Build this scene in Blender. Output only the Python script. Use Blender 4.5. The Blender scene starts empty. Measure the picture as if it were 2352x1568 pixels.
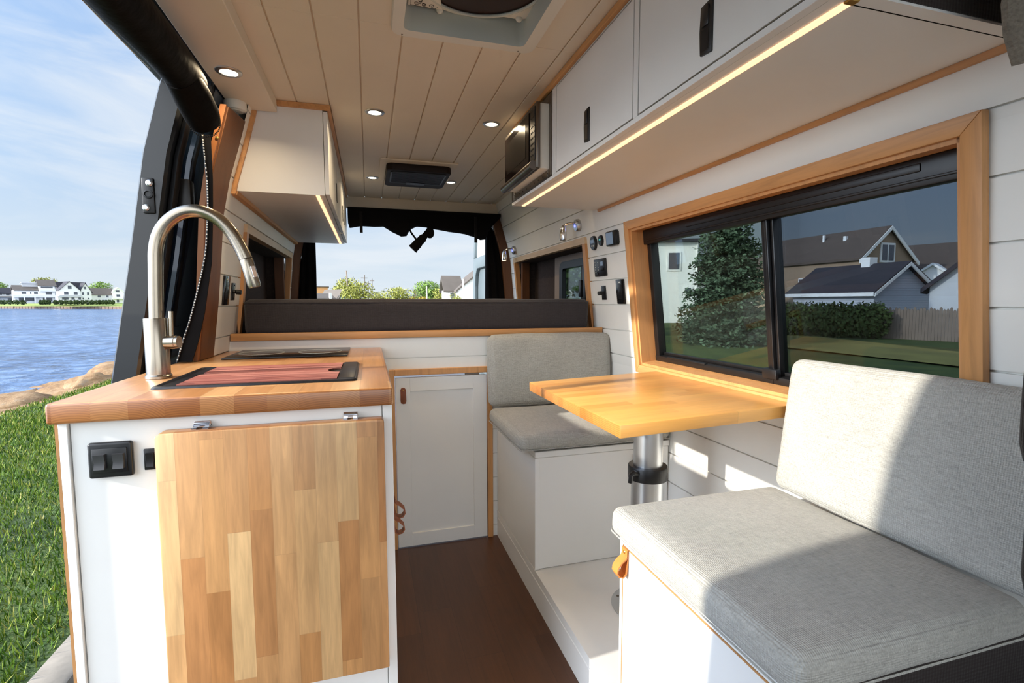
import bpy, bmesh, math, random
import numpy as np
from mathutils import Vector, Matrix, noise
SC = bpy.context.scene
COL = SC.collection
RND = random.Random(11)
PI = math.pi

# ------------------------------------------------------------------ mesh helpers
class MB:
    def __init__(s): s.v = []; s.f = []
    def add(s, vs, fs):
        b = len(s.v); s.v += [tuple(p) for p in vs]; s.f += [tuple(b + i for i in f) for f in fs]; return s
    def box(s, a, b, bev=0.0, seg=2, mat=None):
        lo = [min(a[i], b[i]) for i in range(3)]; hi = [max(a[i], b[i]) for i in range(3)]
        if bev <= 0:
            vs = [(x, y, z) for x in (lo[0], hi[0]) for y in (lo[1], hi[1]) for z in (lo[2], hi[2])]
            fs = [(0, 1, 3, 2), (4, 6, 7, 5), (0, 4, 5, 1), (2, 3, 7, 6), (0, 2, 6, 4), (1, 5, 7, 3)]
        else:
            bm = bmesh.new(); bmesh.ops.create_cube(bm, size=1.0)
            for v in bm.verts: v.co = Vector([lo[i] + (v.co[i] + .5) * (hi[i] - lo[i]) for i in range(3)])
            bev = min(bev, .49 * min(hi[i] - lo[i] for i in range(3)))
            bmesh.ops.bevel(bm, geom=bm.edges[:], offset=bev, segments=seg, profile=.5, affect='EDGES')
            bm.verts.index_update()
            vs = [v.co.copy() for v in bm.verts]; fs = [[v.index for v in f.verts] for f in bm.faces]; bm.free()
        if mat is not None: vs = [mat @ Vector(p) for p in vs]
        return s.add(vs, fs)
    def prism(s, poly, ax, lo, hi, bev=0.0):
        # poly: 2-D outline; ax 'x' -> (y,z), 'y' -> (x,z), 'z' -> (x,y)
        def P(p, t):
            return {'x': (t, p[0], p[1]), 'y': (p[0], t, p[1]), 'z': (p[0], p[1], t)}[ax]
        n = len(poly)
        vs = [P(p, lo) for p in poly] + [P(p, hi) for p in poly]
        fs = [tuple(range(n))[::-1], tuple(range(n, 2 * n))] + [(i, (i + 1) % n, n + (i + 1) % n, n + i) for i in range(n)]
        if bev > 0:
            bm = bmesh.new(); bv = [bm.verts.new(p) for p in vs]
            for f in fs: bm.faces.new([bv[i] for i in f])
            bmesh.ops.recalc_face_normals(bm, faces=bm.faces[:])
            bmesh.ops.bevel(bm, geom=bm.edges[:], offset=bev, segments=2, profile=.5, affect='EDGES')
            bm.verts.index_update()
            vs = [v.co.copy() for v in bm.verts]; fs = [[v.index for v in f.verts] for f in bm.faces]; bm.free()
        return s.add(vs, fs)
    def loft(s, rings, cap=True, closed=True):
        n = len(rings[0]); vs = [p for r in rings for p in r]; fs = []
        m = n if closed else n - 1
        for k in range(len(rings) - 1):
            for i in range(m):
                j = (i + 1) % n
                fs.append((k * n + i, k * n + j, (k + 1) * n + j, (k + 1) * n + i))
        if cap and closed:
            fs.append(tuple(range(n))[::-1]); fs.append(tuple((len(rings) - 1) * n + i for i in range(n)))
        return s.add(vs, fs)
    def tube(s, path, r, n=14, cap=True, sq=1.0):
        P = [Vector(p) for p in path]; rs = r if isinstance(r, (list, tuple)) else [r] * len(P)
        t0 = (P[1] - P[0]).normalized()
        up = Vector((0, 0, 1)) if abs(t0.z) < .9 else Vector((1, 0, 0))
        nrm = (up - t0 * up.dot(t0)).normalized(); rings = []
        for k, p in enumerate(P):
            t = (P[min(k + 1, len(P) - 1)] - P[max(k - 1, 0)]).normalized()
            nrm = (nrm - t * nrm.dot(t)).normalized(); bn = t.cross(nrm)
            rings.append([p + (nrm * math.cos(2 * PI * i / n) + bn * sq * math.sin(2 * PI * i / n)) * rs[k] for i in range(n)])
        return s.loft(rings, cap)
    def cyl(s, a, b, r, r2=None, n=28): return s.tube([a, b], [r, r if r2 is None else r2], n)
    def lathe(s, prof, c, axis=(0, 0, 1), n=36):
        ax = Vector(axis).normalized(); q = Vector((0, 0, 1)).rotation_difference(ax)
        rings = [[Vector(c) + q @ Vector((r * math.cos(2 * PI * i / n), r * math.sin(2 * PI * i / n), h)) for i in range(n)] for r, h in prof]
        return s.loft(rings, True)
    def ball(s, c, r, nu=14, nv=9):
        r = r if isinstance(r, (list, tuple)) else (r, r, r)
        rings = [[(c[0] + r[0] * math.sin(PI * (j + .02) / (nv + .04)) * math.cos(2 * PI * i / nu), c[1] + r[1] * math.sin(PI * (j + .02) / (nv + .04)) * math.sin(2 * PI * i / nu),
                   c[2] - r[2] * math.cos(PI * (j + .02) / (nv + .04))) for i in range(nu)] for j in range(nv + 1)]
        return s.loft(rings, True)
    def rbox(s, c, h, r, k=8, bulge=0.0, mat=None, wob=0.0):
        # soft padded box: rounded edges, faces swelling by `bulge`
        def ax(hh):
            e = [-hh, -hh + .12 * r, -hh + .32 * r, -hh + .62 * r, -hh + r]
            return e + [-(hh - r) + 2 * (hh - r) * i / k for i in range(1, k)] + [-x for x in e[::-1]]
        L = [ax(h[i]) for i in range(3)]; idx = {}; vs = []; fs = []
        def vid(p):
            key = tuple(round(q, 6) for q in p)
            if key in idx: return idx[key]
            inn = Vector([max(-(h[i] - r), min(h[i] - r, p[i])) for i in range(3)])
            d = Vector(p) - inn
            q = inn + (d.normalized() * r if d.length > 1e-9 else d)
            for a in range(3):
                if abs(abs(p[a]) - h[a]) < 1e-6:
                    o = [i for i in range(3) if i != a]
                    w = max(0, (1 - (p[o[0]] / h[o[0]]) ** 2)) * max(0, (1 - (p[o[1]] / h[o[1]]) ** 2))
                    q[a] += math.copysign(bulge * w ** .6, p[a])
            if wob: q += wob * noise.noise_vector((q + Vector(c)) * 9)
            if mat is not None: q = mat @ q
            vs.append(q + Vector(c)); idx[key] = len(vs) - 1
            return idx[key]
        for a in range(3):
            b, d = (a + 1) % 3, (a + 2) % 3
            for sg in (-1, 1):
                for i in range(len(L[b]) - 1):
                    for j in range(len(L[d]) - 1):
                        q = []
                        for (ii, jj) in ((i, j), (i + 1, j), (i + 1, j + 1), (i, j + 1)):
                            p = [0, 0, 0]; p[a] = sg * h[a]; p[b] = L[b][ii]; p[d] = L[d][jj]; q.append(vid(p))
                        fs.append(tuple(q) if sg > 0 else tuple(q[::-1]))
        return s.add(vs, fs)
    def xf(s, m): s.v = [tuple(m @ Vector(p)) for p in s.v]; return s

def tag(o, label=None, cat=None, group=None, kind=None):
    if label: o['label'] = label
    if cat: o['category'] = cat
    if group: o['group'] = group
    if kind: o['kind'] = kind
    return o

def obj(name, m, mat, parent=None, local=False, ang=35, label=None):
    v = np.array(m.v, dtype=np.float64)
    if parent is None:
        org = np.array([(v[:, 0].min() + v[:, 0].max()) / 2, (v[:, 1].min() + v[:, 1].max()) / 2, v[:, 2].min()])
        v = v - org
    elif not local:
        inv = world(parent).inverted(); a = np.array(inv)
        v = v @ a[:3, :3].T + a[:3, 3]
    me = bpy.data.meshes.new(name); me.from_pydata(v.tolist(), [], m.f); me.update()
    bm = bmesh.new(); bm.from_mesh(me); bmesh.ops.recalc_face_normals(bm, faces=bm.faces[:]); bm.to_mesh(me); bm.free()
    me.materials.append(mat)
    me.polygons.foreach_set('use_smooth', [True] * len(me.polygons)); me.set_sharp_from_angle(angle=math.radians(ang))
    o = bpy.data.objects.new(name, me); COL.objects.link(o)
    if parent is None: o.location = org
    else: o.parent = parent
    if label: o['label'] = label
    return o

def world(o):
    m = o.matrix_basis.copy()
    while o.parent: o = o.parent; m = o.matrix_basis @ m
    return m

def thing(name, label, cat, loc=(0, 0, 0), rot=None, group=None):
    o = bpy.data.objects.new(name, None); COL.objects.link(o); o.empty_display_size = .1
    m = Matrix.Translation(loc)
    if rot is not None: m = m @ (Matrix.Rotation(rot, 4, 'Z') if not isinstance(rot, Matrix) else rot)
    o.matrix_basis = m
    return tag(o, label, cat, group)

def struct(name, m, mat, parent=None, ang=35):
    o = obj(name, m, mat, parent, ang=ang); o['kind'] = 'structure'; return o

def solo(name, m, mat, label, cat, group=None, kind=None, ang=35):
    return tag(obj(name, m, mat, ang=ang), label, cat, group, kind)

def copy_tree(o, parent=None):
    c = o.copy(); COL.objects.link(c)
    if parent: c.parent = parent
    for ch in list(o.children): copy_tree(ch, c)
    return c

def frame(u, v, n):
    m = Matrix((u, v, n)).transposed().to_4x4(); return m

# ------------------------------------------------------------------ materials
def lin(c): return tuple((x / 255 / 12.92) if x / 255 <= .04045 else ((x / 255 + .055) / 1.055) ** 2.4 for x in c)

class NT:
    def __init__(s, name):
        s.m = bpy.data.materials.new(name); s.m.use_nodes = True; s.t = s.m.node_tree; s.t.nodes.clear()
        s.out = s.n('ShaderNodeOutputMaterial'); s.p = s.n('ShaderNodeBsdfPrincipled'); s.l(s.p.outputs[0], s.out.inputs[0])
    def n(s, t, **k):
        x = s.t.nodes.new(t)
        for a, b in k.items(): setattr(x, a, b)
        return x
    def l(s, a, b): s.t.links.new(a, b)
    def set(s, **k):
        for a, b in k.items(): s.p.inputs[a.replace('_', ' ')].default_value = b
        return s
    def math(s, op, a, b=None, c=None):
        x = s.n('ShaderNodeMath', operation=op)
        for i, q in enumerate((a, b, c)):
            if q is None: continue
            if isinstance(q, (int, float)): x.inputs[i].default_value = q
            else: s.l(q, x.inputs[i])
        return x.outputs[0]
    def ramp(s, fac, stops, interp='LINEAR'):
        r = s.n('ShaderNodeValToRGB'); r.color_ramp.interpolation = interp
        e = r.color_ramp.elements
        while len(e) < len(stops): e.new(.5)
        for i, (p, c) in enumerate(stops): e[i].position = p; e[i].color = (*c, 1)
        s.l(fac, r.inputs[0]); return r.outputs[0]
    def mix(s, fac, a, b, mode='MIX'):
        x = s.n('ShaderNodeMix', data_type='RGBA', blend_type=mode)
        for i, q in ((0, fac), (6, a), (7, b)):
            if isinstance(q, (int, float)): x.inputs[i].default_value = q
            elif isinstance(q, tuple): x.inputs[i].default_value = (*q, 1)
            else: s.l(q, x.inputs[i])
        return x.outputs[2]
    def coord(s, scale=(1, 1, 1)):
        c = s.n('ShaderNodeTexCoord'); mp = s.n('ShaderNodeMapping'); mp.inputs['Scale'].default_value = scale
        s.l(c.outputs['Object'], mp.inputs[0]); return mp.outputs[0]
    def noise(s, vec, scale=5, detail=3, rough=.5, dist=0):
        x = s.n('ShaderNodeTexNoise'); x.inputs['Scale'].default_value = scale; x.inputs['Detail'].default_value = detail
        x.inputs['Roughness'].default_value = rough; x.inputs['Distortion'].default_value = dist; s.l(vec, x.inputs['Vector']); return x.outputs[0]
    def bump(s, h, strength=.2, dist=.002):
        b = s.n('ShaderNodeBump'); b.inputs['Strength'].default_value = strength; b.inputs['Distance'].default_value = dist
        s.l(h, b.inputs['Height']); s.l(b.outputs[0], s.p.inputs['Normal']); return s

def plain(name, c, rough=.5, metal=0, spec=.5, var=.06, vs=6, bump=0, bscale=60, bdist=.001, coat=0):
    t = NT(name); col = lin(c)
    vec = t.coord(); f = t.noise(vec, vs, 3)
    t.l(t.ramp(f, [(.3, tuple(x * (1 - var) for x in col)), (.7, tuple(min(1, x * (1 + var)) for x in col))]), t.p.inputs['Base Color'])
    t.set(Roughness=rough, Metallic=metal); t.p.inputs['Specular IOR Level'].default_value = spec
    if coat: t.set(Coat_Weight=coat)
    if bump: t.bump(t.noise(vec, bscale, 4), bump, bdist)
    return t.m

def emit(name, c, s):
    t = NT(name); t.set(Base_Color=(*c, 1), Emission_Color=(*c, 1), Emission_Strength=s, Roughness=.6); return t.m

def strips(name, across, along, w, L, cols, rough=.35, grain=.22, joint=.25, coat=.15, off=0.0, glen=5):
    # laminated / butcher-block wood: staves with individual tones, long grain inside each
    t = NT(name); c = t.n('ShaderNodeTexCoord'); sp = t.n('ShaderNodeSeparateXYZ'); t.l(c.outputs['Object'], sp.inputs[0])
    ix = {'x': 0, 'y': 1, 'z': 2}
    U = sp.outputs[ix[across]]; V = sp.outputs[ix[along]]; W = sp.outputs[3 - ix[across] - ix[along]]
    u = t.math('ADD', t.math('DIVIDE', U, w), 100 + off); s = t.math('FLOOR', u); fr = t.math('SUBTRACT', u, s)
    wn = t.n('ShaderNodeTexWhiteNoise', noise_dimensions='1D'); t.l(s, wn.inputs['W'])
    v2 = t.math('ADD', t.math('DIVIDE', V, L), t.math('MULTIPLY', wn.outputs['Value'], 9.0)); sg = t.math('FLOOR', v2); fv = t.math('SUBTRACT', v2, sg)
    cb = t.n('ShaderNodeCombineXYZ'); t.l(s, cb.inputs[0]); t.l(sg, cb.inputs[1])
    w2 = t.n('ShaderNodeTexWhiteNoise', noise_dimensions='2D'); t.l(cb.outputs[0], w2.inputs['Vector'])
    tone = t.ramp(w2.outputs['Value'], [(i / max(1, len(cols) - 1), lin(q)) for i, q in enumerate(cols)])
    g = t.n('ShaderNodeCombineXYZ'); sh = t.math('MULTIPLY', w2.outputs['Value'], 37.0)
    t.l(t.math('ADD', t.math('MULTIPLY', U, 95), sh), g.inputs[0]); t.l(t.math('ADD', t.math('MULTIPLY', V, glen), sh), g.inputs[1]); t.l(t.math('MULTIPLY', W, 95), g.inputs[2])
    gn = t.noise(g.outputs[0], 1.0, 4, .6, .6)
    g2 = t.n('ShaderNodeCombineXYZ'); t.l(t.math('ADD', t.math('MULTIPLY', U, 14), sh), g2.inputs[0]); t.l(t.math('ADD', t.math('MULTIPLY', V, 3.0), sh), g2.inputs[1]); t.l(t.math('MULTIPLY', W, 14), g2.inputs[2])
    gb = t.noise(g2.outputs[0], 1.0, 3, .5, 1.2)
    k = t.math('ADD', t.math('MULTIPLY', t.math('SUBTRACT', gn, .5), grain * 2), t.math('MULTIPLY', t.math('SUBTRACT', gb, .5), grain * 1.5))
    k = t.math('ADD', k, 1.0)
    e1 = t.math('LESS_THAN', fr, .02); e2 = t.math('LESS_THAN', fv, .02 * w / L)
    jn = t.math('SUBTRACT', 1.0, t.math('MULTIPLY', t.math('MAXIMUM', e1, e2), joint)); k = t.math('MULTIPLY', k, jn)
    cc = t.n('ShaderNodeCombineXYZ')
    for i in range(3): t.l(k, cc.inputs[i])
    col_ = t.mix(1.0, tone, cc.outputs[0], 'MULTIPLY')
    # end grain: the cut ends are darker, partly dim grazing light put into the colour, and show curved growth rings, a different arc in every stave
    sn = t.n('ShaderNodeSeparateXYZ'); t.l(c.outputs['Normal'], sn.inputs[0]); ef = t.math('GREATER_THAN', t.math('ABSOLUTE', sn.outputs[ix[along]]), .7)
    rc = t.n('ShaderNodeCombineXYZ'); t.l(t.math('ADD', t.math('MULTIPLY', t.math('SUBTRACT', fr, wn.outputs['Value']), w), .0), rc.inputs[0]); t.l(t.math('ADD', W, t.math('ADD', .045, t.math('MULTIPLY', wn.outputs['Value'], .12))), rc.inputs[1])
    rg = t.n('ShaderNodeTexWave', wave_type='RINGS', rings_direction='SPHERICAL'); rg.inputs['Scale'].default_value = 62; rg.inputs['Distortion'].default_value = 1.2; rg.inputs['Detail'].default_value = 2; t.l(rc.outputs[0], rg.inputs['Vector'])
    ed = t.mix(1.0, tone, t.ramp(rg.outputs['Fac'], [(0, (.44, .33, .25)), (.6, (.58, .46, .36)), (1, (.64, .52, .41))]), 'MULTIPLY')
    t.l(t.mix(t.math('MULTIPLY', ef, .9), col_, ed), t.p.inputs['Base Color'])
    t.set(Roughness=rough, Coat_Weight=coat, Coat_Roughness=.25); t.bump(gn, .06, .001)
    return t.m

def grainwood(name, c, along='z', rough=.45, grain=.3):
    t = NT(name); col = lin(c); sc = {'x': (4, 60, 60), 'y': (60, 4, 60), 'z': (60, 60, 4)}[along]
    n1 = t.noise(t.coord(sc), 1.0, 4, .6, .8); n2 = t.noise(t.coord(tuple(q / 5 for q in sc)), 1, 2)
    k = t.math('ADD', t.math('MULTIPLY', n1, .6), t.math('MULTIPLY', n2, .4))
    t.l(t.ramp(k, [(.3, tuple(x * (1 - grain) for x in col)), (.5, col), (.72, tuple(min(1, x * (1 + grain * .6)) for x in col))]), t.p.inputs['Base Color'])
    t.set(Roughness=rough); t.bump(n1, .08, .001); return t.m

def fabric(name, c, rough=.9, scale=520, var=.12, depth=.5):
    t = NT(name); col = lin(c)
    vec = t.coord()
    def wv(d):
        x = t.n('ShaderNodeTexWave', wave_type='BANDS', bands_direction=d); x.inputs['Scale'].default_value = scale / 6.28; x.inputs['Distortion'].default_value = 1.5; x.inputs['Detail'].default_value = 1
        t.l(vec, x.inputs['Vector']); return x.outputs['Fac']
    h = t.math('ADD', t.math('ADD', wv('X'), wv('Y')), wv('Z'))
    sl = t.noise(t.coord((40, 240, 240)), 1, 3); s2 = t.noise(t.coord((240, 40, 240)), 1, 3); fn = t.noise(vec, 380, 2); big = t.noise(vec, 7, 3)
    k = t.math('ADD', t.math('ADD', t.math('MULTIPLY', sl, .35), t.math('MULTIPLY', s2, .35)), t.math('MULTIPLY', fn, .3))
    k = t.math('ADD', t.math('MULTIPLY', k, .85), t.math('MULTIPLY', big, .15))
    t.l(t.ramp(k, [(.34, tuple(x * (1 - var * 1.6) for x in col)), (.5, col), (.66, tuple(min(1, x * (1 + var * 1.6)) for x in col))]), t.p.inputs['Base Color'])
    t.set(Roughness=rough, Sheen_Weight=.15); t.p.inputs['Specular IOR Level'].default_value = .2
    t.bump(t.math('ADD', h, t.math('MULTIPLY', sl, 3)), depth, .0008); return t.m

def glass(name, tint, refl=.5):
    t = NT(name); t.t.nodes.remove(t.p)
    tr = t.n('ShaderNodeBsdfTransparent'); tr.inputs[0].default_value = (*[q ** .5 for q in tint], 1)
    gl = t.n('ShaderNodeBsdfGlossy'); gl.inputs[0].default_value = (1, 1, 1, 1); gl.inputs['Roughness'].default_value = .01
    lw = t.n('ShaderNodeFresnel'); lw.inputs[0].default_value = 1.45
    mx = t.n('ShaderNodeMixShader'); t.l(t.math('MULTIPLY', lw.outputs[0], refl), mx.inputs[0]); t.l(tr.outputs[0], mx.inputs[1]); t.l(gl.outputs[0], mx.inputs[2])
    t.l(mx.outputs[0], t.out.inputs[0]); return t.m

WHITE = plain('white_laminate', (226, 225, 221), .42, var=.015)
WALLW = plain('white_painted_plank', (230, 229, 223), .5, var=.02)
CEILW = plain('white_ceiling_plank', (222, 210, 190), .5, var=.02)
PLAST = plain('white_plastic', (222, 218, 206), .4, var=.02)
GREYPL = plain('grey_white_plastic', (196, 198, 188), .4, var=.02)
BLACK = plain('black_plastic', (15, 14, 15), .42, var=.15, vs=40)
BLACKS = plain('black_satin_plastic', (22, 22, 24), .32, var=.1)
GAP = plain('dark_gap', (14, 11, 9), .9, spec=.1)
SEAM = plain('shadow_seam_paint', (150, 146, 136), .7)
BLKFAB = fabric('black_fabric', (20, 18, 20), .8, 420, .2, .3)
CURT = plain('black_blackout_cloth', (9, 7, 8), .9, spec=.2, var=.3, vs=12, bump=.3, bscale=14, bdist=.01)
ROLLM = plain('black_nylon_screen', (6, 5, 5), .6, spec=.12, var=.25, vs=20, bump=.35, bscale=16, bdist=.012)
LINEN = fabric('grey_linen', (167, 165, 157), .92, 520, .17, .7)
CHARC = fabric('charcoal_fabric', (56, 52, 53), .9, 460, .14, .4)
DARKEND = fabric('dark_brown_weave', (44, 36, 33), .95, 300, .15, .3)  # dark brown weave on the end faces of bench and overhead cabinet
GREYCURT = fabric('grey_curtain_cloth', (120, 112, 100), .95, 300, .2, .6)
CARPET = plain('dark_carpet_liner', (62, 50, 45), .95, var=.2, vs=90, bump=.4, bscale=180)
STEEL = plain('brushed_nickel', (166, 156, 140), .24, metal=1, var=.04, vs=30)
CHROME = plain('chrome', (225, 225, 228), .12, metal=1, var=.02)
ALU = plain('satin_aluminium', (200, 202, 204), .34, metal=1, var=.03)
DKSTEEL = plain('dark_stainless', (120, 112, 104), .28, metal=1, var=.08)
SINKM = plain('gunmetal_sink', (58, 56, 56), .36, metal=.75, var=.12, vs=50)
BRASS = plain('brass', (190, 150, 80), .3, metal=1)
ROCKM = plain('rocker_charcoal_plastic', (58, 58, 60), .28, var=.06)
LEATHER = plain('tan_leather', (196, 118, 50), .55, var=.12, vs=30, bump=.2, bscale=120)
LEATHD = plain('brown_leather', (122, 62, 26), .55, var=.15, vs=30, bump=.2, bscale=120)
WOODT = grainwood('fir_trim_y', (196, 142, 88), 'y'); WOODZ = grainwood('fir_trim_z', (196, 142, 88), 'z'); WOODX = grainwood('fir_trim_x', (196, 142, 88), 'x')
PALEW = grainwood('pale_maple_trim', (205, 178, 142), 'y', grain=.18)
POSTW = grainwood('cedar_post', (98, 58, 24), 'z', .5, .3); STRIPW = grainwood('fir_strip', (140, 86, 42), 'z', .5)
PLYED = grainwood('plywood_edge', (176, 126, 76), 'z', .6)
COUNTER = strips('butcher_block_counter', 'x', 'y', .0655, .42, [(166, 108, 60), (188, 130, 78), (200, 146, 92), (176, 118, 68), (206, 154, 100)], .3, .26, coat=.5)
FLAP = strips('butcher_block_flap', 'x', 'z', .0455, .34, [(150, 98, 56), (182, 132, 84), (198, 152, 102), (164, 110, 62), (208, 170, 120), (188, 136, 84), (172, 120, 74)], .42, .38, joint=.16, off=.35, glen=7)
TABLEW = strips('butcher_block_table', 'y', 'x', .043, .5, [(206, 140, 66), (224, 162, 84), (232, 174, 96), (212, 148, 74), (228, 168, 92)], .28, .17)
FLOORW = strips('dark_walnut_floor', 'x', 'y', .125, .9, [(70, 41, 22), (78, 46, 25), (84, 50, 27), (74, 43, 23)], .36, .34, .25, .05)
REDW = strips('red_laminate_cover', 'y', 'x', .009, .7, [(96, 44, 38), (138, 72, 60), (186, 122, 104), (118, 58, 48), (160, 92, 78)], .45, .35, .1, 0, glen=2)
PAINT = plain('blue_black_car_paint', (34, 50, 72), .25, metal=.3, var=.06, coat=.7)
PAINTG = plain('grey_blue_door_paint', (12, 15, 18), .4, metal=.1, var=.08, coat=.3)
RUBBER = plain('black_rubber', (20, 21, 24), .45, var=.1)
DOORW = plain('pale_teal_door_paint', (104, 114, 117), .35, var=.03)
BEIGE = plain('beige_van_body', (150, 132, 116), .5, var=.04)
LENS = emit('warm_lamp_lens', (1.0, .84, .58), 9.0)
LEDM = emit('warm_led_diffuser', (1.0, .58, .32), 1.55)
BLUEL = emit('blue_led', (.15, .18, 1.0), 3.0)
WARMD = emit('warm_spot_lens', (1.0, .72, .42), 5.0)
SCREEN = emit('pale_lcd', (.16, .22, .30), .3)
TEALS = emit('teal_lcd', (.10, .45, .42), .5)
GLASSL = glass('tinted_glass', (.30, .34, .32), .32); GLASSR = glass('tinted_glass_with_screen', (.145, .17, .195), .28); GLASSD = glass('dark_privacy_glass', (.16, .21, .22))
GLASSB = plain('black_ceramic_glass', (20, 16, 14), .22, spec=.3, var=.1)
MWGL = plain('microwave_black_glass', (18, 13, 12), .12, spec=.2, var=.1)

# ------------------------------------------------------------------ van dimensions (metres; x right, y to the rear, z up, floor at 0)
PROF = [(-.8, 1.165), (.85, 1.165), (1.16, 1.125), (1.475, 1.095), (1.6, 1.07), (1.72, 1.035), (1.85, 1.0), (2.0, .965)]
def xr(z): return float(np.interp(z, [a for a, _ in PROF], [b for _, b in PROF]))
def xl(z): return .59 - xr(z)
YB = 2.286      # bed-front panel
YR = 3.85       # rear opening
ZC = 1.92       # ceiling
SEAMS = [.057 + .12 * k for k in range(0, 17)]

def plank_wall(side, y0, y1, holes, z0=-.03, z1=ZC):
    # painted shiplap: flat boards with a recessed shadow groove between them; boards end cleanly around openings
    sg = 1 if side == 'r' else -1; fx = xr if side == 'r' else xl
    zs = {z0: 0, z1: 0}
    for z, _ in PROF:
        if z0 < z < z1: zs[z] = 0
    for h in holes:
        for z in h[2:]:
            if z0 < z < z1: zs[z] = 0
    seq = []
    for z in sorted(zs): seq.append((z, 0.0))
    for s in SEAMS:
        if z0 + .01 < s < z1 - .01:
            seq = [q for q in seq if abs(q[0] - s) > .004]
            seq += [(s - .0025, 0.0), (s - .0024, .010), (s + .0024, .010), (s + .0025, 0.0)]
    seq.sort(); ys = sorted({y0, y1} | {y for h in holes for y in h[:2] if y0 < y < y1}); m = MB()
    for i in range(len(ys) - 1):
        for j in range(len(seq) - 1):
            ym = (ys[i] + ys[i + 1]) / 2; zm = (seq[j][0] + seq[j + 1][0]) / 2
            if any(h[0] < ym < h[1] and h[2] < zm < h[3] for h in holes): continue
            P = lambda y, q: (fx(q[0]) + sg * q[1], y, q[0])
            m.add([P(ys[i], seq[j]), P(ys[i + 1], seq[j]), P(ys[i + 1], seq[j + 1]), P(ys[i], seq[j + 1])], [(0, 1, 2, 3)])
            O = lambda y, q: (fx(q[0]) + sg * .03, y, q[0])
            m.add([O(ys[i], seq[j]), O(ys[i + 1], seq[j]), O(ys[i + 1], seq[j + 1]), O(ys[i], seq[j + 1])], [(0, 1, 2, 3)])
    return m

# ------------------------------------------------------------------ room shell
struct('floor', MB().box((-.62, -.75, -.03), (1.165, YR, 0)), FLOORW)
WIN = (.66, 1.935, .855, 1.482); NICHE = (2.40, 3.665, .985, 1.465)
struct('wall_right', plank_wall('r', -.75, YR, [WIN, NICHE]), WALLW)
struct('wall_left', plank_wall('l', 2.062, YR, [NICHE], .953), WALLW)

def rear_panel():
    m = MB(); DX0, DX1, DZ = .092, .551, .832
    zs = [0] + [s for s in SEAMS if 0 < s < .99] + [.99]
    for k in range(len(zs) - 1):
        a = zs[k] + (.0018 if k else 0); b = zs[k + 1] - .0018
        if a < DZ:
            m.box((xl(0) - .0, YB, a), (DX0, YB + .016, b)); m.box((DX1, YB, a), (1.165, YB + .016, b))
            if b > DZ: m.box((DX0, YB, DZ), (DX1, YB + .016, b))
        else: m.box((xl(.9), YB, a), (1.16, YB + .016, b))
    m.box((xl(0), YB + .006, 0), (DX0, YB + .016, .99)); m.box((DX1, YB + .006, 0), (1.165, YB + .016, .99)); m.box((DX0, YB + .006, DZ), (DX1, YB + .016, .99))
    return m
struct('wall_rear', rear_panel(), WALLW)

# ceiling planks run front to rear, with the roof fan's hole left open
FX0, FX1, FY0, FY1 = .105, .475, 1.09, 1.475
def ceiling_mesh():
    m = MB(); lines = [-.127 + .1195 * k for k in range(-4, 11)]; xs = [-.62] + [x for x in lines if -.6 < x < 1.0] + [1.03]
    for i in range(len(xs) - 1):
        a = xs[i] + .0022; b = xs[i + 1] - .0022
        segs = [(-.75, FY0, a, b), (FY1, YR, a, b)]
        if a < FX0: segs.append((FY0, FY1, a, min(b, FX0)))
        if b > FX1: segs.append((FY0, FY1, max(a, FX1), b))
        if b < FX0 or a > FX1: pass
        for y0, y1, p, q in segs:
            if q > p: m.box((p, y0, ZC), (q, y1, ZC + .012), .0012, 1)
    for p, q, y0, y1 in ((-.62, 1.03, -.75, FY0), (-.62, 1.03, FY1, YR), (-.62, FX0, FY0, FY1), (FX1, 1.03, FY0, FY1)):
        m.box((p, y0, ZC + .006), (q, y1, ZC + .02))
    return m
struct('ceiling', ceiling_mesh(), CEILW)
# boxed-in soffit above the sliding door
struct('trim_1', MB().box((-.475, -.75, 1.874), (-.318, 2.118, ZC), .002, 1), CEILW)
struct('trim_2', MB().box((-.40, YR - .012, 1.838), (1.02, YR + .02, ZC), .002, 1), CEILW)      # header over the rear opening
# wood door frame in the bed-front panel
m = MB(); m.box((.080, YB - .012, 0), (.105, YB + .012, .846), .002, 1).box((.538, YB - .012, 0), (.563, YB + .012, .846), .002, 1).box((.105, YB - .012, .817), (.538, YB + .012, .846), .002, 1)
struct('trim_3', m, WOODZ)
# cedar post at the rear edge of the sliding-door opening
def wall_strip(fx, y0, y1, zlist, t0, t1):
    m = MB(); rings = []
    for z in zlist: rings.append([(fx(z) + t0, y0, z), (fx(z) + t1, y0, z), (fx(z) + t1, y1, z), (fx(z) + t0, y1, z)])
    return m.loft(rings)
ZL = [.952, 1.16, 1.3, 1.475, 1.6, 1.72, 1.812]
post = thing('cedar_post', 'dark cedar post standing beside the sliding door opening, behind the faucet', 'post', (xl(.95), 1.99, .952))
xp = lambda z: xl(z) - .020 * (z - .95)
obj('post_board', MB().loft([[(xp(z) - .02, 1.925, z), (xp(z) - .001, 1.925, z), (xl(z) + .003, 2.061, z), (xl(z) - .03, 2.061, z)] for z in ZL]), POSTW, post)
obj('edge_strip', wall_strip(xp, 1.905, 1.925, ZL, -.022, -.004), STRIPW, post)
for z in (1.02, 1.70): obj('screw', MB().ball((xp(z) - .008, 1.904, z), (.006, .004, .006), 10, 6), BRASS, post)
# posts beside the rear opening
struct('trim_4', wall_strip(xr, YR - .03, YR + .03, [1.0, 1.16, 1.475, 1.6, 1.72, 1.838], -.065, .0), POSTW)
struct('trim_5', wall_strip(xl, YR - .03, YR + .03, [1.0, 1.16, 1.475, 1.6, 1.72, 1.838], 0, .045), POSTW)

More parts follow.
